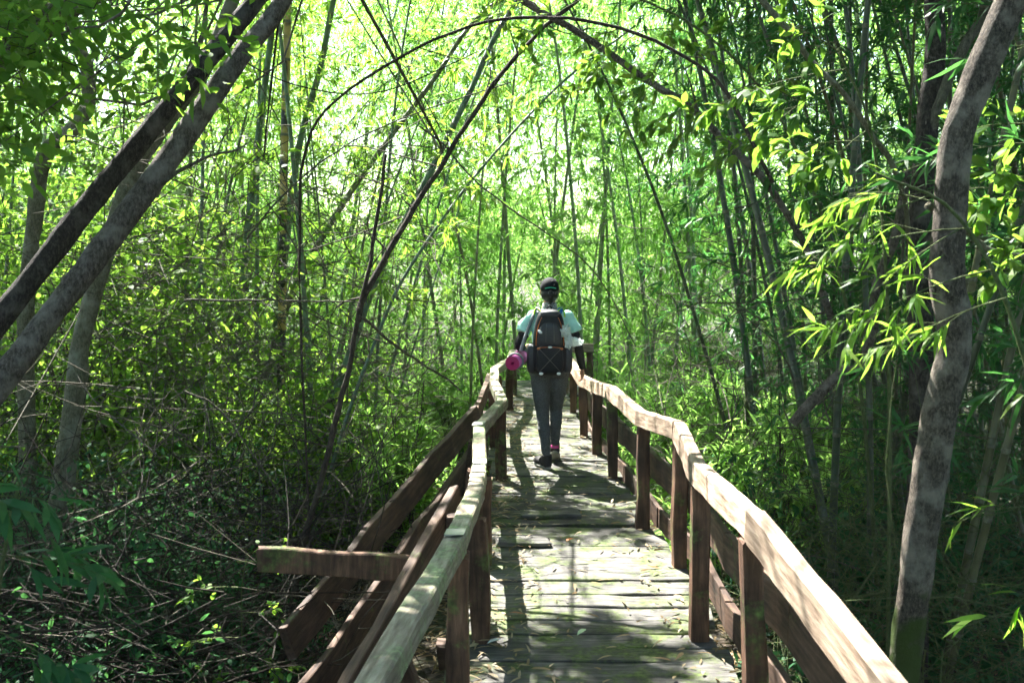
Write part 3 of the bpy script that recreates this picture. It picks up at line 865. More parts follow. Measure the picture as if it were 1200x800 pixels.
for k, (pts, r, lab) in enumerate([
    ([(-2.75, 9.9, -1.2), (-2.45, 10.00, -0.78), (-1.85, 10.20, 0.61), (-1.52, 10.40, 1.58), (-0.99, 10.60, 2.65), (-0.55, 10.80, 3.56), (-0.09, 11.00, 4.49), (.9, 11.3, 5.6)], .05, 'thick blue-green bamboo culm leaning far over beside the brown pole'),
    ([(-3.4, 10.8, -1.0), (-2.96, 11.00, 0.22), (-2.60, 11.20, 1.36), (-2.09, 11.40, 2.32), (-1.57, 11.60, 3.10), (-0.99, 11.80, 3.90), (-0.50, 12.00, 4.62), (.5, 12.3, 5.4)], .046, 'blue-green bamboo culm leaning parallel behind the thick leaning culm'),
    ([(-2.0, 8.7, -1.1), (-1.6, 8.85, .3), (-1.32, 9.00, 1.08), (-1.11, 9.25, 1.61), (-0.73, 9.50, 2.21), (-0.33, 9.75, 2.75), (0.38, 10.00, 3.52), (1.2, 10.4, 4.2)], .02, 'thin bamboo cane slanting across behind the brown pole'),
    ([(-3.5, 11.5, -1.0), (-3.21, 11.50, 1.54), (-3.02, 11.50, 3.00), (-2.79, 11.50, 4.52), (-2.6, 11.5, 6.0), (-2.2, 11.6, 7.4)], .052, 'thick green culm standing just beside the yellow and black culm'),
    ([(-3.2, 12.0, -1.0), (-2.88, 12.00, 1.52), (-2.66, 12.00, 3.04), (-2.37, 12.00, 4.04), (-2.15, 12.00, 5.02), (-1.6, 12.0, 7.0)], .055, 'thick blue-green culm curving up on the near-walkway side of the yellow and black culm')]):
    culm('bamboo_culm', pts, r, r * .45, lab, None, M['culm'], M['bleaf'], 700 + k, .35, 16, (.4, 1.0))
# the half burnt yellow culm
m, n, l, b = new_mat('yellow_black_culm'); M['yellow'] = m
tc = n.new('ShaderNodeTexCoord'); sp = n.new('ShaderNodeSeparateXYZ'); l.new(tc.outputs['Object'], sp.inputs[0])
nz = n.new('ShaderNodeTexNoise'); nz.inputs['Scale'].default_value = 3.2; l.new(tc.outputs['Object'], nz.inputs['Vector'])
r = ramp(n, [(.44, (.02, .018, .014)), (.5, (.42, .30, .09)), (.62, (.50, .36, .12))]); l.new(nz.outputs[0], r.inputs[0])
l.new(r.outputs[0], b.inputs['Base Color']); b.inputs['Roughness'].default_value = .45
culm('bamboo_culm', [(-2.75, 11.0, -1.0), (-2.65, 11.00, 1.08), (-2.61, 11.00, 2.30), (-2.56, 11.00, 3.50), (-2.51, 11.00, 4.58), (-2.45, 11.00, 6.5)], .052, .04, 'upright bamboo culm blotched yellow and black', None, M['yellow'], M['bleaf'], 720, nbr=0)

# thin bare vines, twigs and fallen stalks that cross in the thickets
vine_spots = [([(-2.41, 6.00, 3.43), (-2.06, 6.00, 3.18), (-1.71, 6.00, 3.07), (-1.36, 6.00, 2.89), (-0.86, 6.00, 2.84), (-0.25, 6.00, 3.08)], .006, 'thin dark vine sagging from the leaning trunks to the bowed stem'),
              ([(-.9, 9.0, 3.0), (-0.69, 9.00, 2.84), (-0.38, 9.00, 2.50), (0.08, 9.00, 2.16), (0.54, 9.3, 1.85), (0.85, 9.8, 1.51), (1.2, 10.3, .9)], .009, 'thin bowed cane slanting down in front of the bright thicket above the walker'),
              ([(-2.2, 8.0, 2.0), (-1.84, 8.00, 2.40), (-1.42, 8.00, 2.71), (-0.95, 8.00, 2.94), (-0.07, 8.00, 3.23)], .008, 'thin straight twig rising behind the bowed stem'),
              ([(-1.05, 6.42, 1.5), (-.8, 6.9, 1.2), (-.55, 7.4, .95), (-.45, 7.7, .8)], .011, 'grey dead stick slanting down from the forked sapling towards the green rail'),
              ([(-2.0, 5.9, 1.62), (-1.6, 6.2, 1.6), (-1.03, 6.42, 1.58)], .008, 'pale dry twig lying level against the forked sapling'),
              ([(-1.95, 5.7, 1.1), (-1.75, 5.8, .95), (-1.45, 6.0, .35), (-1.3, 6.1, -.1)], .006, 'bleached curved twig hanging beside the forked sapling')]
for pts, r, lab in vine_spots:
    stem_thing('vine', pts, r, r * .6, M['twig_dark'] if 'dark' in lab else M['twig'], lab, 'vine', n=24, sides=5)


def sticks(name, boxes, num, lr, rr_, mat, label, seed, flat=.5, cat='twigs'):
    """a tangle of thin dry stalks that nobody could count"""
    rg = np.random.default_rng(seed); mb = MB()
    tot = sum(b_[1] for b_ in boxes)
    for (c, wgt, ext) in boxes:
        for _ in range(int(num * wgt / tot)):
            p = np.asarray(c) + rg.uniform(-1, 1, 3) * np.asarray(ext)
            if -.5 < p[0] < 1.15 and p[1] < 14.6: continue
            p[2] = max(p[2], ground_z(p[0], p[1]) + .02)
            d = rdir(1, 0, rg)[0]; d[2] = d[2] * flat + rg.uniform(-.1, .5) * (1 - flat) * 2; d = unit(d)
            L = rg.uniform(*lr)
            q = p + d * L; m_ = (p + q) / 2 + rg.normal(size=3) * L * .07
            if -.45 < q[0] < 1.1 and q[1] < 14.6: continue
            r = rg.uniform(*rr_)
            mb.tube(bez([p, m_, q], 5), np.linspace(r, r * .5, 5), 3, 0, caps=False)
            if rg.random() < .5:
                e = m_ + rdir(1, .2, rg)[0] * L * .3
                mb.tube(np.array([m_, e]), [r * .6, r * .25], 3, 0, caps=False)
    o = mb.build(name, [mat])
    return tag(o, label, cat, kind='stuff')


sticks('dry_twigs', [((-3.2, 8.5, .2), 3, (2.4, 2.5, 1.0)), ((-2.4, 10.5, .9), 2, (1.8, 2.0, 1.0)), ((-5, 11, .8), 2, (2, 2.5, 1.4)), ((-1.7, 6.6, -.5), 1, (.9, 1.2, .5)), ((-2.6, 9.2, 2.0), 2, (2.0, 2.5, 1.1)), ((-2.6, 8.6, -.2), 1, (1.4, 1.2, .7))], 2100, (.4, 1.6), (.0025, .007), M['twig'],
       'tangle of dry brown twigs in the undergrowth beside the green rail', 61)
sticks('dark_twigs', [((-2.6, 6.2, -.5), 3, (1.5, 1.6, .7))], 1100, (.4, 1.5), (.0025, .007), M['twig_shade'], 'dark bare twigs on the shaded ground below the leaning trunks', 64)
sticks('fallen_stalks', [((3.0, 6.4, -.2), 3, (1.6, 1.6, .9)), ((2.0, 5.2, -.4), 2, (.7, 1.0, .6)), ((4.0, 8.5, .3), 2, (1.8, 2, 1.2))], 1500, (.4, 1.5), (.002, .006), M['twig_green'],
       'criss-crossing thin bamboo stalks in the shade under the dark clump', 62)
sticks('dry_twigs', [((2.6, 8.5, .8), 2, (1.4, 3.0, 1.4)), ((1.9, 11.5, .4), 1, (.8, 2.0, 1.0))], 500, (.4, 1.4), (.003, .007), M['twig'],
       'pale dry twigs caught among the dark bamboo culms', 63)


# ---- bushes
def bush_proto(name, label, group, seed, kind, L, W, clumps, per, size, leaf, crad=.2, stems=7):
    rg = np.random.default_rng(seed)
    t = thing(name, label, 'bush', group=group)
    sb = MB(); fb = MB()
    C = rdir(clumps, .35, rg) * (rg.random((clumps, 1)) ** .45) * np.asarray(size)
    C[:, 2] = np.abs(C[:, 2]) + .12
    if kind == 'bamboo':
        for c in C:
            bamboo_spray(fb, c * .45, c * np.array([1, 1, 1.1]) + rg.normal(size=3) * .2, rg.uniform(.35, .7), rg, L, W, 5, per)
    else:
        crown_leaves(fb, C, crad, per, L, W, rg)
    for c in C[::max(1, clumps // stems)]:
        b0 = np.array([rg.normal() * .06, rg.normal() * .06, -.1])
        sb.tube(bez([b0, (b0 + c) / 2 + np.array([0, 0, .15]), c], 8), np.linspace(.011, .003, 8), 5, 0, caps=False)
    sb.build('stem', [M['twig_dark']], t)
    fb.build('foliage', [leaf, M['twig_dark']], t)
    return t


def scatter(roots, spots, seed):
    rg = random.Random(seed); used = set()
    for (x, y, dz, sc) in spots:
        q = rg.randrange(len(roots))
        o = roots[q] if q not in used else copy_tree(roots[q])
        used.add(q)
        o.location = (x, y, ground_z(x, y) + dz)
        o.rotation_euler = (rg.uniform(-.15, .15), rg.uniform(-.15, .15), rg.uniform(0, 6.28))
        o.scale = (sc, sc, sc * rg.uniform(.85, 1.2))
    for q, r_ in enumerate(roots):
        if q not in used:
            for c in list(r_.children): bpy.data.objects.remove(c)
            bpy.data.objects.remove(r_)


rg = random.Random(31)
A = [bush_proto('bush', 'small-leaved green bush in the undergrowth beside the green rail', 'small-leaved bushes beside the green rail', 400 + k, 'broad', .05, .022, 100, 19, (.85, .85, 1.15), M['broad'], .2) for k in range(3)]
spots = []
for i in range(52):
    y = rg.uniform(8.6, 14.0); x = -rg.uniform(.14, .56) * y
    if x > -1.7: x -= .7
    spots.append((x, y, rg.uniform(-.1, .1), rg.uniform(.7, 1.5)))
scatter(A, spots, 32)
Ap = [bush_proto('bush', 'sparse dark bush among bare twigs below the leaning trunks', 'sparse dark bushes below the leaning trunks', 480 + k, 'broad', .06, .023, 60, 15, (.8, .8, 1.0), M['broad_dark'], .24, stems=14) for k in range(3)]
spots = []
for i in range(36):
    y = rg.uniform(4.6, 8.8); x = -rg.uniform(.26, .58) * y - .1
    spots.append((x, y, rg.uniform(-.1, .1), rg.uniform(.7, 1.25)))
scatter(Ap, spots, 36)
Bp = [bush_proto('young_bamboo', 'low leafy young bamboo crowding the far stretch of the walkway', 'low young bamboo along the far walkway', 420 + k, 'bamboo', .15, .02, 70, 6, (.8, .8, 1.5), M['bleaf_far']) for k in range(3)]
spots = []
for i in range(64):
    y = rg.uniform(8.5, 17); s = rg.choice((-1, 1, 1))
    x = (-rg.uniform(.9, 3.4) if s < 0 else rg.uniform(1.6, 3.6))
    if y > 15.2: x = rg.uniform(-3, 4)
    spots.append((x, y, rg.uniform(-.1, .3), rg.uniform(.75, 1.35)))
scatter(Bp, spots, 33)
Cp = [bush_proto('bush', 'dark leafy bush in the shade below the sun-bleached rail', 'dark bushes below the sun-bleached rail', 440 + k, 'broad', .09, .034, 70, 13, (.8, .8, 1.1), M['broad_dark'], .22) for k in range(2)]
spots = [(rg.uniform(1.75, 4.6), rg.uniform(5.0, 10.5), rg.uniform(-.1, .1), rg.uniform(.6, 1.15)) for i in range(26)]
scatter(Cp, spots, 34)
Dp = [bush_proto('bush', 'tall bright leafy shrub in the sunlit thicket behind the leaning trunks', 'bright shrubs behind the leaning trunks', 460 + k, 'broad', .085, .036, 120, 16, (1.1, 1.1, 2.2), M['broad'], .28) for k in range(2)]
spots = [(-rg.uniform(.28, .6) * y, y, rg.uniform(0, .8), rg.uniform(.9, 1.6)) for y in [rg.uniform(9.5, 18) for _ in range(34)]]
scatter(Dp, spots, 35)

# near things with a shape of their own
def near_spray(name, label, stem_pts, branches, leaf, seed, L, W, per=6, twigs=7, kind='bamboo', r=.012, cat='bamboo'):
    rg = np.random.default_rng(seed)
    t = thing(name, label, cat)
    sb = MB(); sb.tube(bez(stem_pts, 20), np.linspace(r, r * .4, 20), 6); sb.build('stem', [M['twig_green']], t)
    fb = MB()
    for (o, e, ln) in branches:
        bamboo_spray(fb, o, np.asarray(e) - np.asarray(o), ln, rg, L, W, twigs, per, kind=kind, droop=.22)
    fb.build('foliage', [leaf, M['twig_green']], t)
    return t


near_spray('young_bamboo', 'young bamboo stem with sunlit yellow-green leaf sprays in front of the mottled crooked trunk',
           [(2.0, 3.3, -1.2), (1.95, 3.4, .6), (1.8, 3.6, 1.6), (1.6, 3.7, 2.05), (1.3, 3.7, 2.2)],
           [((1.66, 3.7, 2.0), (1.1, 3.7, 2.0), .55), ((1.62, 3.7, 2.0), (1.2, 3.6, 1.8), .5), ((1.5, 3.7, 2.12), (1.0, 3.7, 1.95), .5), ((1.7, 3.62, 1.85), (1.1, 3.5, 1.75), .6), ((1.75, 3.6, 1.75), (1.25, 3.7, 1.6), .45), ((1.5, 3.7, 2.1), (1.2, 3.75, 2.2), .3)],
           M['bleaf'], 801, .125, .015, per=6, twigs=7)
near_spray('young_bamboo', 'bamboo twigs with a few bright leaves at the foot of the mottled crooked trunk',
           [(2.3, 3.9, -1.2), (2.2, 3.9, .2), (2.1, 3.9, .9)],
           [((2.1, 3.9, .9), (1.75, 3.85, .95), .35), ((2.15, 3.9, .6), (1.95, 3.85, .55), .3), ((2.2, 3.9, .3), (1.95, 3.8, .35), .3), ((2.12, 3.9, 1.3), (2.0, 3.8, 1.35), .25)], M['bleaf'], 802, .15, .02, per=4, twigs=3)
near_spray('leafy_sapling', 'sapling with bright yellow-green oval leaves high above the dark bamboo clump',
           [(2.0, 5.2, -1.1), (1.9, 5.1, 1.2), (1.75, 5.0, 2.4), (1.55, 5.0, 2.9)],
           [((1.6, 5.0, 2.8), (.9, 5.0, 2.74), .75), ((1.6, 5.0, 2.75), (1.1, 4.9, 2.55), .5), ((1.7, 5.0, 2.5), (1.4, 4.9, 2.3), .4), ((1.6, 5.0, 2.85), (1.3, 4.9, 3.05), .45), ((1.72, 5.0, 2.45), (1.3, 5.1, 2.5), .4)],
           M['broad'], 803, .095, .04, per=6, twigs=9, kind='broad', cat='sapling')
near_spray('leafy_sapling', 'sapling with bright oval leaves beside the mottled crooked trunk',
           [(2.6, 4.5, -1.1), (2.5, 4.5, 1.2), (2.35, 4.4, 2.0), (2.3, 4.4, 2.6)],
           [((2.35, 4.4, 2.1), (1.95, 4.4, 2.2), .4), ((2.35, 4.4, 2.2), (2.0, 4.3, 2.3), .4), ((2.3, 4.4, 2.45), (2.05, 4.4, 2.5), .35), ((2.4, 4.4, 1.9), (2.0, 4.4, 1.85), .4), ((2.3, 4.4, 2.0), (2.1, 4.3, 1.95), .3)],
           M['broad'], 804, .09, .038, per=6, twigs=8, kind='broad', cat='sapling')
near_spray('leafy_sapling', 'slender sapling hanging sprays of dark oval leaves under the bowed stem',
           [(2.5, 6.6, -1.1), (2.2, 6.5, 1.2), (1.75, 6.5, 2.6), (1.1, 6.4, 3.3), (.2, 6.4, 3.65)],
           [((1.75 - .17 * k, 6.45, 2.65 + .105 * k), (1.75 - .17 * k + dx, 6.45 + dy, 2.6 + .1 * k + dz), ln) for k, dx, dy, dz, ln in
            [(0, -.5, .1, .0, .5), (1, -.4, -.2, -.2, .5), (2, .3, .1, .3, .4), (3, -.3, .1, -.3, .45), (4, -.5, .1, -.1, .5), (5, -.2, -.1, -.35, .45), (6, .3, .2, .2, .5), (6, -.4, .1, -.2, .5), (7, -.1, .1, -.35, .4), (8, -.4, .0, -.1, .5), (2, -.5, 0, .05, .6), (4, .2, .1, .35, .4), (9, -.4, .1, -.05, .5)]],
           M['broad'], 807, .085, .034, per=6, twigs=9, kind='broad', r=.014, cat='sapling')
near_spray('bush', 'dark bush of long drooping bluish leaves in front of the lower leaning trunks',
           [(-2.0, 3.3, -1.2), (-1.95, 3.4, .1), (-1.85, 3.45, .8), (-1.8, 3.5, 1.1)],
           [((-1.9, 3.4, z), (-1.9 + dx, 3.4 + dy, z + dz), ln) for z, dx, dy, dz, ln in
            [(1.05, .3, -.1, .1, .3), (1.0, -.4, .1, .1, .4), (.85, .35, .1, 0, .35), (.8, -.3, -.1, -.1, .4), (.6, .35, -.05, -.1, .4), (.5, -.3, .1, 0, .4), (.35, .35, .15, -.1, .4), (.2, .3, -.1, -.1, .4), (.1, -.2, .1, 0, .4), (-.1, .35, .1, 0, .45), (-.2, .1, -.2, 0, .4)]],
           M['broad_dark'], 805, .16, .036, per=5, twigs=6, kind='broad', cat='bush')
near_spray('leafy_sapling', 'small sapling with rows of round green leaves beside the splayed side boards',
           [(-1.6, 5.1, -1.2), (-1.52, 5.2, -.4), (-1.5, 5.2, .1), (-1.46, 5.2, .3)],
           [((-1.52, 5.2, -.45 + .14 * k), (-1.52 + (.3 if k % 2 else -.3), 5.15, -.4 + .14 * k), .26) for k in range(6)], M['broad'], 806, .042, .024, per=5, twigs=6, kind='broad', r=.005, cat='sapling')

# ---- far mass of leaves that closes the view (reads as one wood)
rg = np.random.default_rng(9)
mb = MB()
n_cl = 35000
yy = rg.uniform(20, 36, n_cl); xx = rg.uniform(-.62, .62, n_cl) * yy
zz = np.where(rg.random(n_cl) < .28, rg.uniform(-.8, 3.5, n_cl), rg.uniform(1.5, 12, n_cl))
den = np.array([mnoise.noise(Vector((x * .35, y * .2, z * .35))) for x, y, z in zip(xx, yy, zz)])
keep = den > -.2
C = np.stack([xx, yy, zz], axis=1)[keep]
per = 14
P_ = np.repeat(C, per, axis=0) + rg.normal(size=(len(C) * per, 3)) * np.array([.28, .28, .2])
D_ = rg.normal(size=P_.shape) + np.array([0, 0, -.7])
N_ = rg.normal(size=P_.shape) * .6 + np.array([0, 0, 1])
mb.leaves(P_, D_, N_, rg.uniform(.16, .32, len(P_)), rg.uniform(.03, .05, len(P_)), 'quad', 0)
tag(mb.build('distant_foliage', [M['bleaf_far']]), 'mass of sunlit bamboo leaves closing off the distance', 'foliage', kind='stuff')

# ---- the wood goes on all round the path: unseen leaves added here to block sky light
rg = np.random.default_rng(19)
C = []
while len(C) < 5200:
    x, y, z = rg.uniform(-15, 15), rg.uniform(-13, 13), rg.uniform(-.8, 9)
    side = abs(x - .4) > max(4.2, .62 * y + 2.6) or y < -2.5
    if side and (z > .2 or rg.random() < .4) or (z > 6.3 and y < 4.0): C.append((x, y, z))
C = np.array(C); C = C[clear_of_sun_gaps(C, .5)]
per = 13
P_ = np.repeat(C, per, axis=0) + rg.normal(size=(len(C) * per, 3)) * np.array([.3, .3, .22])
D_ = rg.normal(size=P_.shape) + np.array([0, 0, -.6]); N_ = rg.normal(size=P_.shape) * .6 + np.array([0, 0, 1])
mb = MB(); mb.leaves(P_, D_, N_, rg.uniform(.2, .34, len(P_)), rg.uniform(.05, .085, len(P_)), 'quad', 0)
tag(mb.build('surrounding_foliage', [M['bleaf_dark']]), 'unseen mass of leaves round the path that blocks sky light', 'foliage', kind='stuff')

# ---- leaf litter: on the planks and on the soil
rg = np.random.default_rng(12)
mb = MB()
n_l = 1700
ly = rg.uniform(1.7, 13, n_l) ** 1.0
side = rg.random(n_l)
lx = np.where(side < .55, -.25 + np.abs(rg.normal(size=n_l)) * .22, np.where(side < .75, np.interp(ly, RY, RX) - .02 - np.abs(rg.normal(size=n_l)) * .15, rg.uniform(-.2, .85, n_l)))
ok = (lx < np.interp(ly, RY, RX) - .06) & (lx > -.26)
lx, ly = lx[ok], ly[ok]; k = len(lx)
a = rg.uniform(0, 6.28, k)
mb.leaves(np.stack([lx, ly, rg.uniform(.010, .022, k)], axis=1), np.stack([np.cos(a), np.sin(a), rg.uniform(-.05, .25, k)], axis=1), rg.normal(size=(k, 3)) * .3 + np.array([0, 0, 1]), rg.uniform(.03, .11, k), rg.uniform(.008, .02, k), 'bamboo')
tag(mb.build('leaf_litter', [M['dry']]), 'dry bamboo leaves scattered over the planks', 'litter', kind='stuff')
mb = MB(); k = 26000
gx = np.concatenate([rg.uniform(-6, -.3, k // 2), rg.uniform(.9, 6, k // 2)]); gy = rg.uniform(2.5, 13, k)
gz = np.array([ground_z(x, y) for x, y in zip(gx, gy)]) + rg.uniform(.01, .05, k)
a = rg.uniform(0, 6.28, k)
mb.leaves(np.stack([gx, gy, gz], axis=1), np.stack([np.cos(a), np.sin(a), rg.uniform(-.1, .4, k)], axis=1), rg.normal(size=(k, 3)) * .4 + np.array([0, 0, 1]), rg.uniform(.06, .17, k), rg.uniform(.012, .03, k), 'quad')
tag(mb.build('leaf_litter', [M['dry']]), 'carpet of dry bamboo leaves on the forest floor', 'litter', kind='stuff')
for k, (x, y, lab, c) in enumerate([(-.09, 4.72, 'curled whitish fallen leaf on the planks by the green rail', (.5, .5, .46)), (.33, 4.85, 'pale green fallen leaf lying flat in the middle of the planks', (.25, .36, .2)),
                                    (.3, 6.35, 'orange-brown fallen leaf at a plank joint', (.30, .10, .02)), (.02, 5.05, 'russet fallen leaf on the mossy planks', (.24, .08, .03))]):
    mb = MB(); a = rg.uniform(0, 6.28)
    mb.leaves([[0, 0, .02]], [[math.cos(a), math.sin(a), .1]], [[.1, .1, 1]], .09, .03, 'broad')
    o = mb.build('fallen_leaf', simple('leaf_%d' % k, c, .6))
    o.location = (x, y, .005); tag(o, lab, 'leaf')

# ---- humid air between the trunks
if HAZE > 0:
    hz = MB(); hz.box((0, 70, 6.8), (215, 0, 0), (0, 205, 0), (0, 0, 9.8))
    m = bpy.data.materials.new('humid_air'); m.use_nodes = True; n = m.node_tree.nodes
    n.remove(n['Principled BSDF'])
    pv = n.new('ShaderNodeVolumePrincipled'); pv.inputs['Color'].default_value = (.93, .97, .92, 1); pv.inputs['Density'].default_value = HAZE; pv.inputs['Anisotropy'].default_value = .35
    m.node_tree.links.new(pv.outputs[0], n['Material Output'].inputs['Volume'])
    tag(hz.build('haze', [m]), kind='stuff')

# ------------------------------------------------------------------ the walker
def remeshed(mb, voxel, smooth_it=6, name='mesh'):
    o = mb.build('tmp', None)
    md = o.modifiers.new('r', 'REMESH'); md.mode = 'VOXEL'; md.voxel_size = voxel; md.use_smooth_shade = True
    sm = o.modifiers.new('s', 'SMOOTH'); sm.iterations = smooth_it; sm.factor = .5
    dg = bpy.context.evaluated_depsgraph_get()
    me = bpy.data.meshes.new_from_object(o.evaluated_get(dg))
    old = o.data
    bpy.data.objects.remove(o); bpy.data.meshes.remove(old)
    me.materials.clear()
    me.name = name
    me.polygons.foreach_set('use_smooth', np.ones(len(me.polygons), bool))
    return me


def wrinkle(me, amt, fr):
    n_ = len(me.vertices); co = np.empty(n_ * 3, np.float32); no = np.empty(n_ * 3, np.float32)
    me.vertices.foreach_get('co', co); me.vertices.foreach_get('normal', no)
    co = co.reshape(-1, 3); no = no.reshape(-1, 3)
    f = np.array([mnoise.noise(Vector((c[0] * fr[0] + c[2] * 7, c[1] * fr[1], c[2] * fr[2]))) for c in co.tolist()])
    me.vertices.foreach_set('co', (co + no * (f * amt)[:, None]).ravel()); me.update()
    return me


def limb_pts(mb, pts, rad, sides=16, n=18, flat=1.0):
    P_ = bez(pts, n)
    t = np.linspace(0, len(rad) - 1, n)
    mb.tube(P_, np.interp(t, range(len(rad)), rad), sides, flat=flat)


M['skin'] = simple('skin', (.36, .20, .13), .55, .3, .05)
M['mint'] = simple('mint_cotton', (.42, .74, .64), .85, .15, .06, 25)
M['legging'] = simple('heather_grey_jersey', (.075, .08, .082), .9, .15, .6, 130)
M['blackcloth'] = simple('black_jersey', (.008, .009, .011), .85, .2, .3, 90)
M['pack'] = simple('black_nylon', (.009, .0095, .013), .6, .2, .25, 45)
M['pack2'] = simple('charcoal_nylon', (.018, .019, .025), .45, .4, .25, 45)
M['hair'] = simple('black_hair', (.008, .007, .006), .45, .4, .3, 120)
M['orange'] = simple('orange_cord', (.45, .13, .03), .6)
M['grey_cord'] = simple('grey_cord', (.10, .09, .085), .6)
M['neon'] = simple('neon_strap', (.45, .75, .04), .6)
M['teal'] = simple('green_print', (.03, .50, .30), .6)
M['blue'] = simple('blue_strap', (.02, .13, .42), .6)
M['pink'] = simple('pink_foam', (.36, .02, .10), .8, .2, .08, 40)
M['pink2'] = simple('lilac_pink_foam', (.58, .13, .36), .8, .2, .08, 40)
M['rubber'] = simple('shoe_rubber', (.24, .24, .21), .7)
M['shoe'] = simple('dark_shoe_mesh', (.03, .028, .028), .8, .2, .3, 130)
M['white'] = simple('white_tag', (.75, .77, .74), .5)
M['pinksock'] = simple('pink_sock', (.55, .05, .25), .8)
M['strapgrey'] = simple('grey_strap', (.16, .18, .19), .7)
m, n, l, b = new_mat('neck_tube_print'); M['scarf'] = m
tc = n.new('ShaderNodeTexCoord'); vo = n.new('ShaderNodeTexVoronoi'); vo.inputs['Scale'].default_value = 70
l.new(tc.outputs['Object'], vo.inputs['Vector'])
r = ramp(n, [(.3, (.03, .03, .035)), (.5, (.38, .38, .36))]); l.new(vo.outputs['Distance'], r.inputs[0]); l.new(r.outputs[0], b.inputs['Base Color']); b.inputs['Roughness'].default_value = .9
m, n, l, b = new_mat('thin_plastic'); M['plastic'] = m
b.inputs['Base Color'].default_value = (.75, .80, .78, 1); b.inputs['Roughness'].default_value = .25
tr = n.new('ShaderNodeBsdfTranslucent'); tr.inputs[0].default_value = (.75, .82, .8, 1)
tp = n.new('ShaderNodeBsdfTransparent'); ms = n.new('ShaderNodeMixShader'); ms.inputs[0].default_value = .4
ms2 = n.new('ShaderNodeMixShader'); ms2.inputs[0].default_value = .3
l.new(b.outputs[0], ms.inputs[1]); l.new(tr.outputs[0], ms.inputs[2]); l.new(ms.outputs[0], ms2.inputs[1]); l.new(tp.outputs[0], ms2.inputs[2])
l.new(ms2.outputs[0], n['Material Output'].inputs['Surface'])

WX, WY = .255, 8.74
pt = thing('person', 'person seen from behind in mint shirt, black cap and grey leggings walking away', 'person', (WX, WY, 0), (0, 0, .07))
HIPL, KNL, ANL = (-.085, 0, .86), (-.058, -.005, .46), (-.036, -.15, .09)
HIPR, KNR, ANR = (.085, 0, .86), (.074, .13, .485), (.062, .09, .15)
SHL, ELL, WRL = (-.168, -.005, 1.325), (-.272, -.075, 1.085), (-.215, .15, 1.02)
SHR, ELR, WRR = (.168, -.005, 1.325), (.245, -.05, 1.085), (.298, .03, .865)


def torso(mb, g=0.0):
    mb.loft([(0, .0, .80, .10 + g, .085 + g), (0, -.012, .86, .160 + g, .118 + g), (0, -.014, .92, .160 + g, .118 + g), (0, -.004, 1.0, .138 + g, .1 + g), (0, 0, 1.07, .128 + g, .092 + g),
             (0, 0, 1.17, .142 + g, .10 + g), (0, -.004, 1.27, .158 + g, .10 + g), (0, -.006, 1.33, .155 + g, .088 + g), (0, -.006, 1.37, .105 + g, .068 + g), (0, -.004, 1.40, .06 + g, .056 + g)], 26)


body = MB()
torso(body, -.006)
body.ellipsoid((-.15, -.005, 1.315), (.056, .056, .056)); body.ellipsoid((.15, -.005, 1.315), (.056, .056, .056))
for A_, B_, C_ in ((HIPL, KNL, ANL), (HIPR, KNR, ANR)):
    mid1 = tuple((np.array(A_) + B_) / 2 + np.array([0, -.008, 0])); mid2 = tuple(np.array(B_) * .62 + np.array(C_) * .38 + np.array([0, -.022, 0]))
    limb_pts(body, [A_, mid1, B_, mid2, C_], [.082, .07, .049, .046, .03])
for A_, B_, C_ in ((SHL, ELL, WRL), (SHR, ELR, WRR)):
    limb_pts(body, [A_, tuple((np.array(A_) + B_) / 2), B_, tuple((np.array(B_) + C_) / 2), C_], [.048, .043, .034, .032, .022])
for s, an, toe, up in ((-1, ANL, .0, 0), (1, ANR, .0, .05)):
    limb_pts(body, [(an[0], an[1] - .01, an[2] - .03), (an[0] - s * -.003, an[1] + .06, an[2] - .05 - up * .2), (an[0] + s * .012, an[1] + .15, an[2] - .062 - up)], [.035, .036, .028], flat=.8)
# neck and head (face towards +y)
limb_pts(body, [(0, -.005, 1.36), (0, .0, 1.43), (0, .01, 1.50)], [.058, .05, .052])
HC = np.array([0, .012, 1.555])
body.ellipsoid(HC + np.array([0, -.004, .012]), (.074, .094, .092), 20, 14)
body.ellipsoid(HC + np.array([0, .03, -.05]), (.052, .06, .062), 16, 12)
body.ellipsoid(HC + np.array([0, .098, -.02]), (.012, .018, .02)); body.ellipsoid(HC + np.array([0, .09, .0]), (.010, .014, .028))
body.ellipsoid(HC + np.array([0, .086, -.062]), (.022, .010, .009)); body.ellipsoid(HC + np.array([0, .076, -.09]), (.022, .016, .015))
for s in (-1, 1):
    body.ellipsoid(HC + np.array([s * .077, -.004, -.015]), (.010, .018, .03))
    body.ellipsoid(HC + np.array([s * .03, .082, .018]), (.022, .010, .008))
# right hand: fingers lightly curled over the rail; left hand closed on the mat's strap
def hand(mb, w, fwd, down, side, curl):
    w = np.array(w, float); f = unit(fwd); d = unit(np.array(down) - np.dot(down, f) * f); sd = np.cross(f, d) * side
    palm = w + f * .045
    mb.tube(np.array([w - f * .01, w + f * .02, palm, w + f * .082]), [.022, .027, .034, .033], 14, flat=.55)
    for k, (off, ln) in enumerate(((-.027, .066), (-.009, .074), (.009, .070), (.026, .056))):
        b0 = w + f * .076 + sd * off
        p1 = b0 + f * ln * .42 + d * curl * .3 * ln
        p2 = p1 + (f * (1 - curl * .6) + d * curl) * ln * .34
        p3 = p2 + (f * (1 - curl * 1.1) + d * curl * 1.3) * ln * .26
        mb.tube(np.array([b0 - f * .02, b0, p1, p2, p3]), [.0095, .0095, .0085, .0078, .0062], 8)
    b0 = w + f * .025 - sd * .024
    mb.tube(np.array([b0 + sd * .012, b0 - sd * .012 + f * .018 + d * .006, b0 - sd * .02 + f * .042 + d * .012, b0 - sd * .016 + f * .064 + d * .02]), [.012, .0115, .0095, .0072], 8)


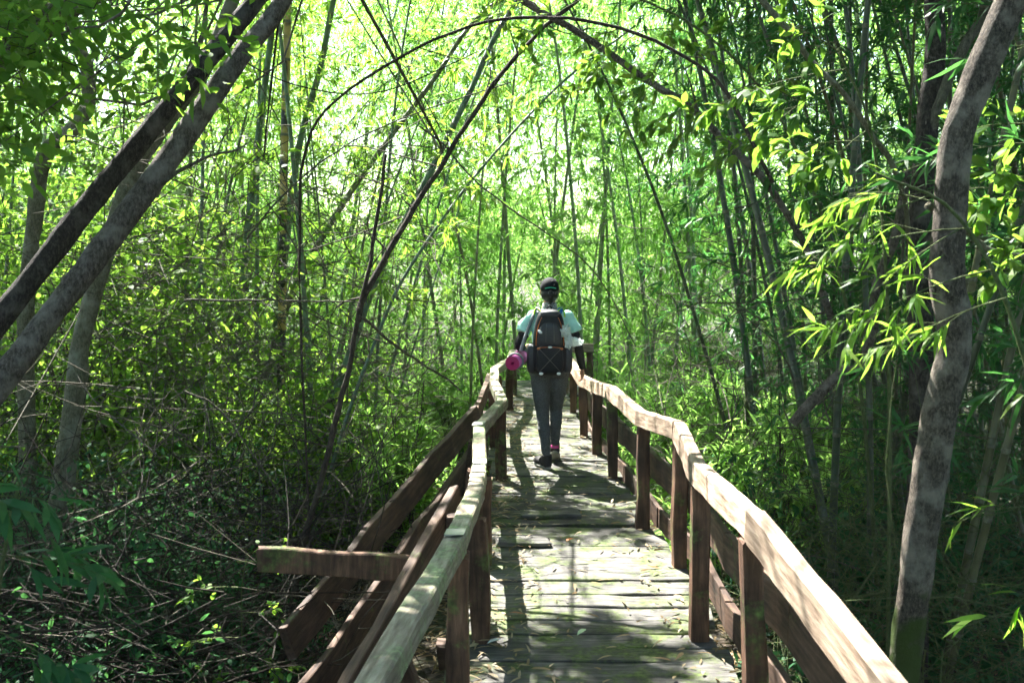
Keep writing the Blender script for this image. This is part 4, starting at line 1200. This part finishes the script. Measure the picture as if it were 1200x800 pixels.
hand(body, WRR, (.06, .35, -.75), (-.9, .1, -.2), -1, .55)
hand(body, WRL, (.25, .9, .12), (.8, -.2, -.4), 1, .9)
bm_ = remeshed(body, .0055, 5, 'body')
link('body', bm_, M['skin'], pt)
# eyes
for s in (-1, 1):
    e = MB(); e.ellipsoid(HC + np.array([s * .03, .080, .0]), (.012, .010, .007)); e.build('eye', simple('eye_%d' % s, (.05, .03, .02), .2), pt)

tee = MB()
tee.loft([(0, -.01, .90, .168, .128), (0, -.008, .97, .156, .116), (0, 0, 1.07, .145, .106), (0, 0, 1.17, .155, .112), (0, -.004, 1.27, .168, .112), (0, -.006, 1.33, .165, .098), (0, -.006, 1.375, .11, .076), (0, -.004, 1.395, .07, .062)], 28)
tee.ellipsoid((-.15, -.005, 1.315), (.070, .070, .068)); tee.ellipsoid((.15, -.005, 1.315), (.070, .070, .068))
for S_, E_ in ((SHL, ELL), (SHR, ELR)):
    S_ = np.array(S_); E_ = np.array(E_)
    out = np.array([math.copysign(.018, S_[0]), 0, 0])
    limb_pts(tee, [tuple(S_ * np.array([.8, 1, 1.0])), tuple(S_ + (E_ - S_) * .25 + out * .5), tuple(S_ + (E_ - S_) * .56 + out)], [.060, .058, .064])
link('shirt', wrinkle(remeshed(tee, .009, 5, 'shirt'), .010, (9, 9, 16)), M['mint'], pt)
leg = MB()
leg.loft([(0, -.01, .80, .12, .10), (0, -.016, .86, .170, .130), (0, -.016, .92, .166, .126), (0, -.008, .975, .150, .112)], 26)
for s in (-1, 1): leg.ellipsoid((s * .075, -.055, .88), (.085, .085, .09))
for A_, B_, C_ in ((HIPL, KNL, ANL), (HIPR, KNR, ANR)):
    mid1 = tuple((np.array(A_) + B_) / 2 + np.array([0, -.008, 0])); mid2 = tuple(np.array(B_) * .62 + np.array(C_) * .38 + np.array([0, -.022, 0]))
    C2 = tuple(np.array(C_) + np.array([0, 0, .015]))
    limb_pts(leg, [A_, mid1, B_, mid2, C2], [.096, .081, .058, .055, .036], n=24)
link('leggings', wrinkle(remeshed(leg, .008, 4, 'leggings'), .006, (12, 12, 34)), M['legging'], pt)
for S_, E_, W_ in ((SHL, ELL, WRL), (SHR, ELR, WRR)):
    sl = MB(); S_ = np.array(S_); E_ = np.array(E_); W_ = np.array(W_)
    a0 = .62 if S_[0] < 0 else .46
    limb_pts(sl, [tuple(S_ + (E_ - S_) * a0), tuple(E_), tuple((E_ + W_) / 2), tuple(W_)], [.048, .041, .038, .029], n=22)
    sl.build('arm_sleeve', [M['blackcloth']], pt)
sc_ = MB()
limb_pts(sc_, [(0, -.004, 1.375), (0, -.002, 1.41), (0, .004, 1.445)], [.075, .069, .06]); sc_.build('neck_tube', [M['scarf']], pt)
cap = MB()
cap.ellipsoid(HC + np.array([0, -.004, .022]), (.083, .103, .094), 24, 16)
v = cap.v[0]; v[:, 2] = np.maximum(v[:, 2], HC[2] - .012 - (v[:, 1] - HC[1]) * .1)
cp = cap.build('cap', [M['blackcloth']], pt)
br = MB(); a = np.linspace(-1.15, 1.15, 13)
inner = np.stack([np.sin(a) * .082, HC[1] + np.cos(a) * .096, np.full(13, HC[2] + .006)], 1); outer = np.stack([np.sin(a) * .086, HC[1] + .07 + np.cos(a) * .10, HC[2] - .004 - .012 * np.abs(np.sin(a))], 1)
V_ = np.vstack([inner, outer, inner - [0, 0, .004], outer - [0, 0, .004]]); F_ = []
for k in range(12): F_ += [[k, k + 1, 14 + k, 13 + k], [26 + k, 39 + k, 40 + k, 27 + k], [13 + k, 14 + k, 40 + k, 39 + k]]
br.add(V_, np.array(F_)); br.build('brim', [M['blackcloth']], cp)
gs = MB(); a = np.linspace(-.62, .62, 12)
gs.tube(np.stack([np.sin(a) * .082, HC[1] - .006 - np.cos(a) * .101, HC[2] + .018 + .012 * np.cos(a * 2.2)], 1), .0042, 6); gs.build('strap', [M['teal']], cp)
hr = MB()
hr.ellipsoid(HC + np.array([0, -.03, -.03]), (.078, .076, .072), 18, 12); limb_pts(hr, [tuple(HC + np.array([0, -.09, -.005])), tuple(HC + np.array([0, -.122, -.03])), tuple(HC + np.array([0, -.108, -.085])), tuple(HC + np.array([0, -.085, -.115]))], [.018, .026, .024, .008])
ho = hr.build('hair', [M['hair']], pt)
tie = MB(); tie.ellipsoid(HC + np.array([0, -.124, -.012]), (.013, .012, .009)); tie.build('hair_tie', [M['teal']], ho)
for s, an, tilt in ((-1, ANL, .10), (1, ANR, .50)):
    sh = MB(); so = MB()
    sh.ellipsoid((0, .035, .052), (.042, .072, .045)); sh.ellipsoid((0, .13, .04), (.045, .085, .036)); limb_pts(sh, [(0, .0, .05), (0, -.004, .085), (0, -.008, .115)], [.042, .041, .038])
    sh.ellipsoid((0, -.018, .045), (.036, .036, .045))
    so.loft([(0, .08, .0, .040, .130), (0, .082, .010, .044, .137), (0, .08, .020, .042, .134)], 24)
    ob = link('shoe', remeshed(sh, .006, 4, 'shoe'), M['shoe'], pt)
    so.build('sole', [M['rubber']], ob)
    if s < 0: ob.location = (an[0], an[1] - .0, .003)
    else: ob.location = (an[0], an[1] + .005, .072)
    ob.scale = (1.12, 1.1, 1.1)
    ob.rotation_euler = (-tilt if s > 0 else 0, 0, -.1 if s > 0 else .34)
    sk = MB(); c = np.array(an); limb_pts(sk, [tuple(c + [0, 0, -.012]), tuple(c + [0, 0, .012])], [.036, .036], n=4); sk.build('sock', [M['pinksock']], pt)

# backpack
bp_ = thing('backpack', 'dark backpack with orange piping and crossed cords, worn by the walker', 'backpack', (WX - .005, WY - .115, .83))
def sq(mb, c, r, e=.45, u=32, w=20, taper=0.0, mat=0):
    n0 = len(mb.v); mb.ellipsoid((0, 0, 0), (1, 1, 1), u, w, mat)
    v = mb.v[n0]; v = np.sign(v) * np.abs(v) ** e
    v[:, 0] *= 1 - taper * np.clip(v[:, 2], -1, 1)
    mb.v[n0] = v * np.asarray(r) + np.asarray(c)
pk = MB(); sq(pk, (0, -.10, .29), (.142, .105, .285), .55, taper=.16); body_o = pk.build('main_bag', [M['pack']], bp_)
pk = MB(); sq(pk, (0, -.195, .155), (.115, .045, .125), .55, taper=.08); pk.build('front_pocket', [M['pack']], bp_)
pk = MB(); sq(pk, (0, -.185, .36), (.10, .035, .11), .6, taper=.2); pk.build('front_pocket', [M['pack2']], bp_)
for s in (-1, 1):
    pk = MB(); sq(pk, (s * .155, -.09, .15), (.042, .075, .13), .6); pk.build('side_pocket', [M['pack2']], bp_)
    pk = MB(); t = np.linspace(0, 1, 20)
    arc = np.stack([s * (.118 - .05 * t ** 2.5), -.205 + .02 * t, .27 + .24 * t], 1)
    pk.tube(arc, .0035, 5); pk.build('piping', [M['orange']], bp_)
    pk = MB(); pk.tube(bez([(s * .085, -.02, .53), (s * .10, .06, .575), (s * .115, .14, .54), (s * .125, .235, .46)], 14), .022, 8, flat=.4); st_ = pk.build('shoulder_strap', [M['blue'] if s > 0 else M['strapgrey']], bp_)
    pk = MB(); pk.tube(bez([(s * .068, -.03, .545), (s * .10, .02, .575), (s * .125, .03, .565), (s * .135, .0, .50)], 10), .007, 6, flat=.5); pk.build('neon_edge', [M['neon']], st_)
    pk = MB(); pk.tube(bez([(s * .09, -.243, .05), (0, -.249, .15), (-s * .09, -.243, .245)], 10), .0028, 5); pk.build('bungee_cord', [M['grey_cord']], bp_)
    pk = MB(); pk.ellipsoid((s * .075, -.235, .035), (.018, .010, .012)); pk.build('tag', [M['white']], bp_)
    pk = MB(); pk.ellipsoid((s * .098, -.240, .248), (.014, .006, .010)); pk.build('loop', [M['orange']], bp_)
pk = MB(); pk.tube(bez([(-.10, -.243, .255), (0, -.250, .262), (.10, -.243, .255)], 12), .003, 5); pk.build('piping', [M['orange']], bp_)
pk = MB(); pk.ellipsoid((0, -.252, .262), (.018, .006, .008)); pk.build('buckle', [M['white']], bp_)
for s in (-1, 1):
    pk = MB(); pk.tube(bez([(s * .035, -.222, .30), (s * .034, -.226, .38), (s * .03, -.21, .46)], 8), .0035, 5, flat=.6); pk.build('zip', [M['grey_cord']], bp_)
    pk = MB(); pk.tube(bez([(s * .142, -.16, .26), (s * .15, -.10, .27), (s * .145, -.03, .28)], 8), .010, 6, flat=.35); pk.build('compression_strap', [M['strapgrey']], bp_)
pk = MB(); sq(pk, (0, -.13, .535), (.085, .07, .035), .7); pk.build('lid', [M['pack2']], bp_)
pk = MB(); pk.tube(bez([(-.03, -.05, .56), (0, -.06, .60), (.03, -.05, .56)], 10), .008, 6); pk.build('haul_loop', [M['pack']], bp_)
pk = MB(); pk.ellipsoid((-.085, -.222, .39), (.022, .008, .012), rot=np.array(Matrix.Rotation(.6, 3, 'Y'))); pk.build('keyring', [M['white']], bp_)

# rolled mat under the left arm
mt = thing('rolled_mat', 'rolled pink exercise mat hanging by a strap at the walker\'s side', 'mat', (WX - .27, WY - .1, .965))
ax_ = Vector((.11, .60, .015)); fq = ax_.to_track_quat('Z', 'Y'); L_ = .58
mt.rotation_mode = 'QUATERNION'; mt.rotation_quaternion = fq
mb = MB(); th = np.linspace(0, 2 * math.pi * 5.2, 150); rad = .017 + (.064 - .017) * th / th[-1]; wd = .0085
vo_ = np.stack([np.cos(th) * rad, np.sin(th) * rad], 1); vi_ = np.stack([np.cos(th) * (rad - wd), np.sin(th) * (rad - wd)], 1); n0 = len(th)
V_ = np.vstack([np.c_[vo_, np.full(n0, -L_ / 2)], np.c_[vi_, np.full(n0, -L_ / 2)], np.c_[vo_, np.full(n0, L_ / 2)], np.c_[vi_, np.full(n0, L_ / 2)]])
k = np.arange(n0 - 1)
mb.add(V_, [np.stack([k, k + 1, 2 * n0 + k + 1, 2 * n0 + k], 1)], 1); 
mb.f.append((np.stack([n0 + k, 3 * n0 + k, 3 * n0 + k + 1, n0 + k + 1], 1), 0, True)); mb.f.append((np.stack([k, n0 + k, n0 + k + 1, k + 1], 1), 0, False)); mb.f.append((np.stack([2 * n0 + k, 2 * n0 + k + 1, 3 * n0 + k + 1, 3 * n0 + k], 1), 0, False))
mb.build('mat_roll', [M['pink'], M['pink2']], mt)
for z0 in (-.16, .14):
    mb = MB(); a = np.linspace(0, 2 * math.pi, 25); mb.tube(np.stack([np.cos(a) * .066, np.sin(a) * .066, np.full(25, z0)], 1), .009, 6, flat=1); mb.build('strap_loop', [M['strapgrey']], mt)
inv = fq.to_matrix().inverted()
def loc(p): return tuple(inv @ (Vector(p) - mt.location))
mb = MB(); mb.tube(bez([loc((WX - .255, WY - .19, 1.04)), loc((WX - .215, WY - .16, 1.16)), loc((WX - .15, WY - .12, 1.33)), loc((WX - .125, WY - .02, 1.395))], 14), .014, 6, flat=.4); mb.build('carry_strap', [M['strapgrey']], mt)

# crumpled clear bag tied to the pack
mb = MB(); 
def crumple(c, r, s):
    n0 = len(mb.v); mb.ellipsoid((0, 0, 0), (1, 1, 1), 20, 14)
    v = mb.v[n0]
    f = np.array([1 + .45 * mnoise.noise(Vector(tuple(p * 2.6)) + Vector((s, 0, 0))) + .25 * mnoise.noise(Vector(tuple(p * 6.)) + Vector((0, s, 0))) for p in v])
    mb.v[n0] = v * f[:, None] * np.asarray(r) + np.asarray(c)
crumple((0, 0, .05), (.045, .035, .05), 1.0); crumple((.03, -.01, -.035), (.035, .03, .06), 2.0); crumple((.085, -.005, -.04), (.062, .022, .035), 3.0)
o = mb.build('plastic_bag', [M['plastic']]); o.location = (WX + .125, WY - .30, 1.17)
for p_ in o.data.polygons: p_.use_smooth = False
tag(o, 'crumpled clear plastic bag tied to the side of the backpack', 'bag')
